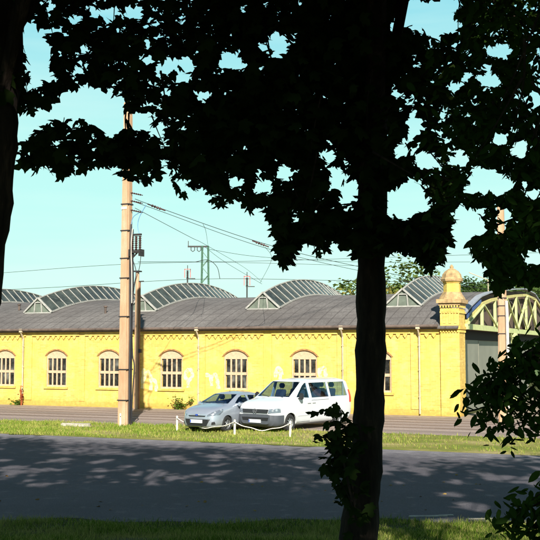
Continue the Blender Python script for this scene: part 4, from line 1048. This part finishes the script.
# ------------------------------------------------------------------ vehicles
def fillet(poly, r=.07, n=3):
    out = [poly[0]]
    for a, p, b in zip(poly, poly[1:], poly[2:]):
        a, p, b = map(np.array, (a, p, b)); la = np.linalg.norm(a-p); lb = np.linalg.norm(b-p)
        ra = min(r, la*.42); rb = min(r, lb*.42); A = p+(a-p)/max(la, 1e-6)*ra; B = p+(b-p)/max(lb, 1e-6)*rb
        for i in range(n+1):
            t_ = i/n; out.append(tuple((1-t_)**2*A+2*t_*(1-t_)*p+t_*t_*B))
    out.append(poly[-1]); return out
def loft(stations, off=0.0, xs_=None, smooth_w=.07):
    keys = np.array([s[0] for s in stations]); vals = np.array([s[1:] for s in stations], float)
    Lx = keys[-1]
    def val(x):
        q = np.array([[np.interp(min(max(x+d, 0), Lx), keys, vals[:, j]) for j in range(vals.shape[1])] for d in (-smooth_w, -smooth_w/2, 0, smooth_w/2, smooth_w)])
        return q.mean(0) if smooth_w < x < Lx-smooth_w else np.array([np.interp(x, keys, vals[:, j]) for j in range(vals.shape[1])])
    xs_ = np.unique(np.concatenate([[0, .02, .05], np.arange(.1, Lx-.08, .075), [Lx-.05, Lx-.02, Lx]]))
    bm = bmesh.new(); rings = []
    for x in xs_:
        zs, wm, zb, wb, zt_, wt, zc = val(x)
        zs -= off; zc += off; zt_ += off*.7; wm += off; wb += off; wt += off*.8
        zm = zs+(zb-zs)*.45
        half = [(0, zs), (wm*.86, zs), (wm*.985, zs+.12), (wm, zm), (wb, zb), (wt, zt_), (wt*.5, zt_+(zc-zt_)*.75), (0, zc)]
        H = fillet(half, .085, 3)
        xx = x
        if x == 0: xx = -off
        if x == Lx: xx = Lx+off
        rg = [bm.verts.new((xx, y, z)) for y, z in H]+[bm.verts.new((xx, -y, z)) for y, z in H[-2:0:-1]]; rings.append(rg)
    n_ = len(rings[0])
    for a, b in zip(rings, rings[1:]):
        for i in range(n_): bm.faces.new((a[i], a[(i+1) % n_], b[(i+1) % n_], b[i]))
    bm.faces.new(rings[0][::-1]); bm.faces.new(rings[-1])
    return tmp(bm)
def autosmooth(me, ang=32):
    me.polygons.foreach_set('use_smooth', [True]*len(me.polygons))
    try: me.set_sharp_from_angle(angle=R(ang))
    except Exception: pass
def vehicle(name, label, cat, st, loc, rotz, paint, spec):
    root = empty(name, loc, rotz); tag(root, label, cat)
    outer = loft(st, 0); inner = loft(st, -.045)
    boolean(outer, inner, 'DIFFERENCE')
    cuts = spec['windows']+[('x',)+spec['windscreen']]+([('x',)+spec['rearscreen']] if 'rearscreen' in spec else [])
    for ax, poly, a, b in cuts:
        bm = bmesh.new(); prism(bm, poly, ax, a, b); c = tmp(bm); boolean(outer, c, 'DIFFERENCE'); kill(c)
    for wx in spec['wheels']:
        bm = bmesh.new(); 
        for s in (-1, 1):
            P = [(wx+spec['ra']*math.cos(a), spec['rw']+spec['ra']*math.sin(a)) for a in np.linspace(0, 2*math.pi, 28, False)]
            prism(bm, P, 'y', s*(spec['hw']-.30), s*(spec['hw']+.3))
        c = tmp(bm); boolean(outer, c, 'DIFFERENCE'); kill(c)
    for seg in spec['seams']:
        bm = bmesh.new()
        for (x0, z0), (x1, z1) in zip(seg, seg[1:]):
            for s in (-1, 1): beam(bm, (x0, s*spec['hw'], z0), (x1, s*spec['hw'], z1), .016, .30, up=(0, 1, 0))
        c = tmp(bm); boolean(outer, c, 'DIFFERENCE'); kill(c)
    for ax, poly, a, b in spec.get('holes', []):
        bm = bmesh.new(); prism(bm, poly, ax, a, b); c = tmp(bm); boolean(outer, c, 'DIFFERENCE'); kill(c)
    me = outer.data; me.name = 'body'; me.materials.clear(); autosmooth(me); kill(outer); kill(inner)
    link('body', me, paint, root)
    # glass
    def shellpart(pname, off0, off1, cutter, mat, parent=root, grow=0):
        a = loft(st, off0); b = loft(st, off1); bm = bmesh.new()
        for ax, poly, h0, h1 in cutter: prism(bm, poly, ax, h0, h1)
        c = tmp(bm); boolean(c, a, 'INTERSECT'); boolean(c, b, 'DIFFERENCE')
        me = c.data; me.name = pname; me.materials.clear(); autosmooth(me); kill(a); kill(b); kill(c)
        if len(me.polygons): return link(pname, me, mat, parent)
    for nm, (ax, poly, a, b) in [('windscreen', ('x',)+spec['windscreen'])]+([('rear_window', ('x',)+spec['rearscreen'])] if 'rearscreen' in spec else []):
        shellpart(nm, -.012, -.018, [(ax, poly, a, b)], 'glass')
    for ax, poly, a, b in spec['windows']:
        for s in (-1, 1): shellpart('side_window', -.012, -.018, [(ax, poly, s*.3, s*1.3)], 'glass')
    for pname, o0, o1, cutter, mat in spec['patches']: shellpart(pname, o0, o1, cutter, mat)
    # wheels
    for wx in spec['wheels']:
        for s in (-1, 1):
            yc = s*(spec['hw']-.125); rw = spec['rw']
            w_ = empty('wheel', (wx, yc, rw)); w_.parent = root
            def ringy(prof, n=32):
                bm = bmesh.new(); rg = []
                for r_, y_ in prof: rg.append([bm.verts.new((r_*math.cos(2*math.pi*k/n), y_*s, r_*math.sin(2*math.pi*k/n))) for k in range(n)])
                for a, b in zip(rg, rg[1:]):
                    for k in range(n): bm.faces.new((a[k], a[(k+1) % n], b[(k+1) % n], b[k]))
                return bm
            rr_ = rw*.64
            bm = ringy([(rr_, -.10), (rw*.93, -.105), (rw, -.07), (rw, .07), (rw*.93, .105), (rr_, .10), (rr_, -.10)]); obj('tyre', bm, 'rubber', w_, smooth=True)
            bm = ringy([(rr_, .06), (rr_*.94, .09), (rr_*.86, .055), (rr_*.86, .03), (rr_, .02), (rr_, .06)])
            for k in range(5 if spec['kind'] == 'car' else 8):
                a = 2*math.pi*k/(5 if spec['kind'] == 'car' else 8); wd_ = .07 if spec['kind'] == 'car' else .05
                beam(bm, (.03*math.cos(a), s*.075, .03*math.sin(a)), (rr_*.9*math.cos(a), s*.055, rr_*.9*math.sin(a)), wd_, .025, up=(0, 1, 0))
            obj('rim', bm, 'alloy', w_, smooth=True)
            bm = ringy([(.001, .10), (.05, .098), (.065, .08), (.065, .05)], 16); obj('hub_cap', bm, 'alloy', w_, smooth=True)
            bm = ringy([(.001, .0), (rr_*.98, .0)], 24); obj('brake_disc', bm, 'iron', w_)
    bm = bmesh.new(); box(bm, .25, spec['L']-.25, -spec['hw']+.36, spec['hw']-.36, .22, spec['floor']); 
    x0 = spec['wheels'][0]+spec['ra']+.03; x1 = spec['wheels'][1]-spec['ra']-.03; box(bm, x0, x1, -spec['hw']+.08, spec['hw']-.08, .24, spec['floor']-.01)
    obj('chassis', bm, 'blackplastic', root)
    bm = bmesh.new(); dx = spec['dash']; box(bm, dx-.35, dx+.25, -spec['hw']+.12, spec['hw']-.12, spec['floor'], spec['dashz']); bmesh.ops.bevel(bm, geom=bm.edges[:], offset=.06, segments=2, affect='EDGES'); obj('dashboard', bm, 'blackplastic', root)
    bm = bmesh.new(); 
    P = [(dx+.34+.05*math.sin(a), -.38+.18*math.cos(a), spec['dashz']+.04+.16*math.sin(a)) for a in np.linspace(0, 2*math.pi, 17)]
    tube(bm, P, .015, 6); beam(bm, (dx+.2, -.38, spec['dashz']-.05), (dx+.34, -.38, spec['dashz']+.04), .04); beam(bm, (dx+.34, -.54, spec['dashz']+.04), (dx+.34, -.22, spec['dashz']+.04), .03); obj('steering_wheel', bm, 'blackplastic', root)
    for x_, ys_ in spec['seats']:
        for y_ in ys_:
            bm = bmesh.new(); z0 = spec['seatz']
            prism(bm, [(x_-.45, z0-.12), (x_+.02, z0-.12), (x_+.04, z0), (x_+.20, z0+.58), (x_+.09, z0+.60), (x_-.07, z0+.06), (x_-.45, z0+.06)], 'y', y_-.23, y_+.23)
            bmesh.ops.bevel(bm, geom=bm.edges[:], offset=.035, segments=2, affect='EDGES')
            st_ = obj('seat', bm, 'seat', root, smooth=True)
            bm = bmesh.new(); box(bm, x_+.13, x_+.23, y_-.13, y_+.13, z0+.64, z0+.84); bmesh.ops.bevel(bm, geom=bm.edges[:], offset=.04, segments=2, affect='EDGES')
            for q_ in (-.05, .05): tube(bm, [(x_+.16, y_+q_, z0+.55), (x_+.18, y_+q_, z0+.7)], .008, 5)
            obj('headrest', bm, 'seat', st_, smooth=True)
            bm = bmesh.new(); box(bm, x_-.42, x_+.05, y_-.2, y_+.2, spec['floor']-.02, z0-.121); obj('seat_base', bm, 'blackplastic', st_)
    mx_, mz_ = spec['mirror']
    for s in (-1, 1):
        bm = bmesh.new(); hh = spec['mh']; box(bm, mx_, mx_+.14, s*(spec['mw']+.04), s*(spec['mw']+.04+spec['ml']), mz_, mz_+hh); bmesh.ops.bevel(bm, geom=bm.edges[:], offset=.045, segments=3, affect='EDGES')
        beam(bm, (mx_+.08, s*(spec['mw']-.08), mz_+.04), (mx_+.08, s*(spec['mw']+.1), mz_+.06), .06, .05); m_ = obj('wing_mirror', bm, spec['mirmat'], root, smooth=True)
        bm = bmesh.new(); y0, y1 = sorted((s*(spec['mw']+.07), s*(spec['mw']+.01+spec['ml']))); box(bm, mx_+.142, mx_+.146, y0, y1, mz_+.03, mz_+hh-.03); obj('mirror_glass', bm, 'chrome', m_)
        for hx, hz in spec['handles']:
            bm = bmesh.new(); yh = s*(spec['hw']-.005); beam(bm, (hx, yh+s*.02, hz), (hx+.2, yh+s*.02, hz), .03, .04); box(bm, hx, hx+.03, min(yh-s*.03, yh+s*.02), max(yh-s*.03, yh+s*.02), hz-.015, hz+.015); box(bm, hx+.17, hx+.2, min(yh-s*.03, yh+s*.02), max(yh-s*.03, yh+s*.02), hz-.015, hz+.015); obj('door_handle', bm, spec['handlemat'], root)
    # number plate
    zpl, xpl = spec['plate']
    bm = bmesh.new(); box(bm, xpl-.03, xpl+.01, -.27, .27, zpl-.06, zpl+.06); pl = obj('number_plate', bm, 'plate', root)
    bm = bmesh.new(); box(bm, xpl-.033, xpl-.0305, .225, .265, zpl-.052, zpl+.052); obj('plate_band', bm, 'plate_blue', pl)
    for s in (-1, 1):
        bm = bmesh.new(); x0, z0, x1, z1 = spec['wiper']; 
        tube(bm, [(x0, .1+.0 if s > 0 else -.55, z0), (x1, (.1 if s > 0 else -.55)+.48, z1)], .010, 5); obj('wiper', bm, 'blackplastic', root)
    return root
# (x, sill z, half width, belt z, belt half width, top z, top half width, crown z)
van_st = [(0, .34, .66, .78, .64, .86, .52, .88), (.06, .26, .84, .90, .80, .965, .64, .985), (.20, .22, .915, 1.00, .87, 1.06, .72, 1.09), (.45, .21, .94, 1.07, .91, 1.13, .77, 1.16), (1.0, .21, .95, 1.15, .93, 1.22, .83, 1.27),
          (1.92, .21, .95, 1.20, .945, 1.84, .74, 1.91), (2.4, .21, .95, 1.20, .945, 1.88, .745, 1.97), (4.5, .21, .95, 1.20, .945, 1.87, .745, 1.96), (4.78, .24, .94, 1.20, .93, 1.82, .73, 1.89), (4.89, .36, .90, 1.18, .89, 1.72, .69, 1.79)]
def yzfrac(): pass
van = dict(L=4.89, hw=.95, ra=.385, rw=.325, wheels=(.95, 3.95), floor=.5, dash=1.15, dashz=1.17, kind='van',
    windscreen=([(-.76, 1.285), (.76, 1.285), (.665, 1.835), (-.665, 1.835)], .8, 2.05),
    rearscreen=([(-.7, 1.2), (.7, 1.2), (.62, 1.74), (-.62, 1.74)], 4.5, 5.1),
    windows=[('y', [(1.38, 1.27), (2.12, 1.22), (2.12, 1.79), (2.02, 1.79), (1.86, 1.70)], -1.4, 1.4), ('y', [(2.26, 1.22), (3.36, 1.22), (3.36, 1.79), (2.26, 1.79)], -1.4, 1.4), ('y', [(3.47, 1.22), (4.60, 1.22), (4.55, 1.78), (3.47, 1.79)], -1.4, 1.4)],
    seams=[[(1.22, .36), (1.27, 1.14)], [(2.19, .3), (2.19, 1.82)], [(1.36, .33), (2.17, .33)], [(3.41, .3), (3.41, 1.82)], [(2.24, 1.12), (3.36, 1.12)]],
    seats=[(2.05, (-.45, .45)), (3.0, (-.5, .05, .5)), (3.95, (-.5, 0, .5))], seatz=.92, mirror=(1.42, 1.17), mh=.26, mw=.93, ml=.17, mirmat='blackplastic', handles=[(1.98, 1.04), (2.28, 1.04)], handlemat='van_white',
    plate=(.42, -.04), wiper=(.99, 1.28, 1.12, 1.36),
    patches=[('bumper', .028, -.02, [('x', [(-1.2, .1), (1.2, .1), (1.2, .62), (.62, .66), (.55, .68), (-.55, .68), (-.62, .66), (-1.2, .62)], -.2, .50)], 'bumper'),
             ('grille', .034, -.02, [('x', [(-.56, .72), (.56, .72), (.60, .86), (-.60, .86)], -.2, .12)], 'blackplastic'),
             ('air_intake', .036, -.02, [('x', [(-.58, .44), (.58, .44), (.62, .56), (-.62, .56)], -.2, .10)], 'blackplastic'),
             ('headlight', .012, -.02, [('x', [(.58, .70), (.93, .74), (.97, .90), (.62, .88)], -.1, .34)], 'lens'),
             ('headlight', .012, -.02, [('x', [(-.58, .70), (-.93, .74), (-.97, .90), (-.62, .88)], -.1, .34)], 'lens'),
             ('tail_light', .012, -.02, [('x', [(.80, .95), (1.0, .95), (1.0, 1.45), (.80, 1.45)], 4.72, 5.0)], 'tailred'),
             ('tail_light', .012, -.02, [('x', [(-.80, .95), (-1.0, .95), (-1.0, 1.45), (-.80, 1.45)], 4.72, 5.0)], 'tailred'),
             ('side_trim', .012, -.01, [('y', [(1.4, .56), (3.5, .56), (3.5, .60), (1.4, .60)], -1.2, 1.2)], 'van_white')])
LK = 5.29/4.89      # the long body: everything behind the front axle moves back
def lx(x): return x if x < 1.2 else 1.2+(x-1.2)*(5.29-1.2)/(4.89-1.2)
van_st = [(lx(a[0]),)+a[1:] for a in van_st]; van['L'] = 5.29; van['wheels'] = (.95, lx(3.95))
van['windows'] = [(ax, [(lx(x), z) for x, z in p], a, b) for ax, p, a, b in van['windows']]; van['seams'] = [[(lx(x), z) for x, z in p] for p in van['seams']]
van['rearscreen'] = (van['rearscreen'][0], 4.9, 5.6); van['windscreen'] = (van['windscreen'][0], .8, lx(2.05)); van['handles'] = [(lx(x), z) for x, z in van['handles']]
van['seats'] = [(lx(x), y) for x, y in van['seats']]
van['patches'] = [(n_, a, b, [(ax, p if ax == 'x' else [(lx(x), z) for x, z in p], (lx(h0) if h0 > 4 else h0), (lx(h1)+.2 if h1 > 4 else h1)) for ax, p, h0, h1 in c_], m_) for n_, a, b, c_, m_ in van['patches']]
BET = R(36.5)
vloc = on_z(255.5, 432.2); van_front = Vector((vloc.x, vloc.y, 0))
vr = vehicle('parked_van', 'white passenger van with grey bumper parked nose out on the grass strip', 'van', van_st, van_front, R(90)-BET, 'van_white', van); vr.scale = (1.045,)*3
bm = bmesh.new()     # round badge with strokes
N = 24
for k in range(N):
    a0, a1 = 2*math.pi*k/N, 2*math.pi*(k+1)/N; beam(bm, (-.052, .085*math.cos(a0), .79+.085*math.sin(a0)), (-.052, .085*math.cos(a1), .79+.085*math.sin(a1)), .016, .014, up=(1, 0, 0))
for a_, b_ in (((-.035, .07), (0, .01)), ((.035, .07), (0, .01)), ((-.07, .03), (-.035, -.065)), ((.07, .03), (.035, -.065)), ((-.035, -.065), (0, -.01)), ((.035, -.065), (0, -.01))):
    beam(bm, (-.052, a_[0], .79+a_[1]), (-.052, b_[0], .79+b_[1]), .013, .014, up=(1, 0, 0))
obj('badge', bm, 'chrome', vr)
bm = bmesh.new()
for z in (.755, .81):
    bm = bmesh.new(); box(bm, -.042, -.036, -.56, .56, z, z+.012); obj('grille_bar', bm, 'bumper', vr)
bm = bmesh.new(); tube(bm, [(2.5, 0, 1.96), (2.62, 0, 2.12)], .006, 5); obj('antenna', bm, 'blackplastic', vr)

car_st = [(0, .26, .50, .60, .48, .68, .38, .70), (.07, .20, .70, .70, .66, .77, .50, .79), (.22, .17, .79, .78, .76, .86, .60, .89), (.5, .16, .84, .86, .81, .93, .66, .96), (.95, .16, .86, .93, .835, 1.00, .72, 1.04),
          (1.85, .16, .86, 1.0, .835, 1.36, .60, 1.43), (2.3, .16, .86, 1.03, .83, 1.39, .58, 1.48), (3.0, .17, .86, 1.06, .825, 1.37, .57, 1.46), (3.5, .19, .85, 1.08, .80, 1.31, .56, 1.39), (3.78, .22, .82, 1.05, .77, 1.12, .60, 1.16), (3.95, .34, .74, .92, .70, .97, .56, 1.0)]
car = dict(L=3.95, hw=.86, ra=.335, rw=.30, wheels=(.80, 3.28), floor=.42, dash=1.05, dashz=.97, kind='car',
    windscreen=([(-.66, 1.045), (.66, 1.045), (.53, 1.365), (-.53, 1.365)], .8, 1.98),
    rearscreen=([(-.56, 1.15), (.56, 1.15), (.49, 1.33), (-.49, 1.33)], 3.45, 4.0),
    windows=[('y', [(1.38, 1.045), (2.28, 1.06), (2.28, 1.33), (2.0, 1.33), (1.75, 1.25)], -1.3, 1.3), ('y', [(2.37, 1.06), (3.3, 1.12), (3.1, 1.29), (2.37, 1.33)], -1.3, 1.3)],
    seams=[[(1.16, .26), (1.2, .95)], [(2.33, .24), (2.33, 1.36)], [(1.2, .22), (2.3, .22)]],
    seats=[(1.95, (-.38, .38)), (2.8, (-.4, .4))], seatz=.50, mirror=(1.36, .95), mh=.14, mw=.82, ml=.15, mirmat='car_silver', handles=[(2.05, .90)], handlemat='car_silver',
    plate=(.42, -.045), wiper=(.97, 1.06, 1.10, 1.12),
    patches=[('lower_grille', .016, -.03, [('x', [(-.42, .24), (.42, .24), (.58, .50), (-.58, .50)], -.1, .2)], 'blackplastic'),
             ('upper_grille', .014, -.03, [('x', [(-.36, .595), (.36, .595), (.40, .635), (-.40, .635)], -.1, .1)], 'blackplastic'),
             ('headlight', .010, -.03, [('x', [(.44, .60), (.80, .66), (.84, .90), (.70, .82), (.48, .68)], .0, .55)], 'lens'),
             ('headlight', .010, -.03, [('x', [(-.44, .60), (-.80, .66), (-.84, .90), (-.70, .82), (-.48, .68)], .0, .55)], 'lens'),
             ('fog_light', .012, -.03, [('x', [(.62, .30), (.74, .32), (.72, .42), (.64, .40)], -.1, .3)], 'blackplastic'),
             ('fog_light', .012, -.03, [('x', [(-.62, .30), (-.74, .32), (-.72, .42), (-.64, .40)], -.1, .3)], 'blackplastic'),
             ('tail_light', .010, -.02, [('x', [(.60, .85), (.9, .85), (.9, 1.2), (.6, 1.2)], 3.62, 4.1)], 'tailred'),
             ('tail_light', .010, -.02, [('x', [(-.60, .85), (-.9, .85), (-.9, 1.2), (-.6, 1.2)], 3.62, 4.1)], 'tailred')])
cl_ = on_z(197, 432.5)
cr = vehicle('parked_car', 'small silver blue hatchback parked left of the white van', 'car', car_st, Vector((cl_.x, cl_.y, 0)), R(90)-R(33), 'car_silver', car); cr.scale = (1.04,)*3
bm = bmesh.new(); N = 20
P = [(-.012, .085*math.cos(2*math.pi*k/N), .655+.034*math.sin(2*math.pi*k/N)) for k in range(N)]
vs = [bm.verts.new(p) for p in P]; vs2 = [bm.verts.new((-.03, p[1], p[2])) for p in P]; bm.faces.new(vs[::-1]); bm.faces.new(vs2)
for k in range(N): bm.faces.new((vs[k], vs[(k+1) % N], vs2[(k+1) % N], vs2[k]))
bd = obj('badge', bm, 'chrome', cr)
bm = bmesh.new(); vs = [bm.verts.new((-.0312, p[1]*.82, .655+(p[2]-.655)*.72)) for p in P]; bm.faces.new(vs); obj('badge_field', bm, 'plate_blue', bd)
bm = bmesh.new(); tube(bm, [(2.1, 0, 1.45), (2.2, 0, 1.62)], .006, 5); obj('antenna', bm, 'blackplastic', cr)
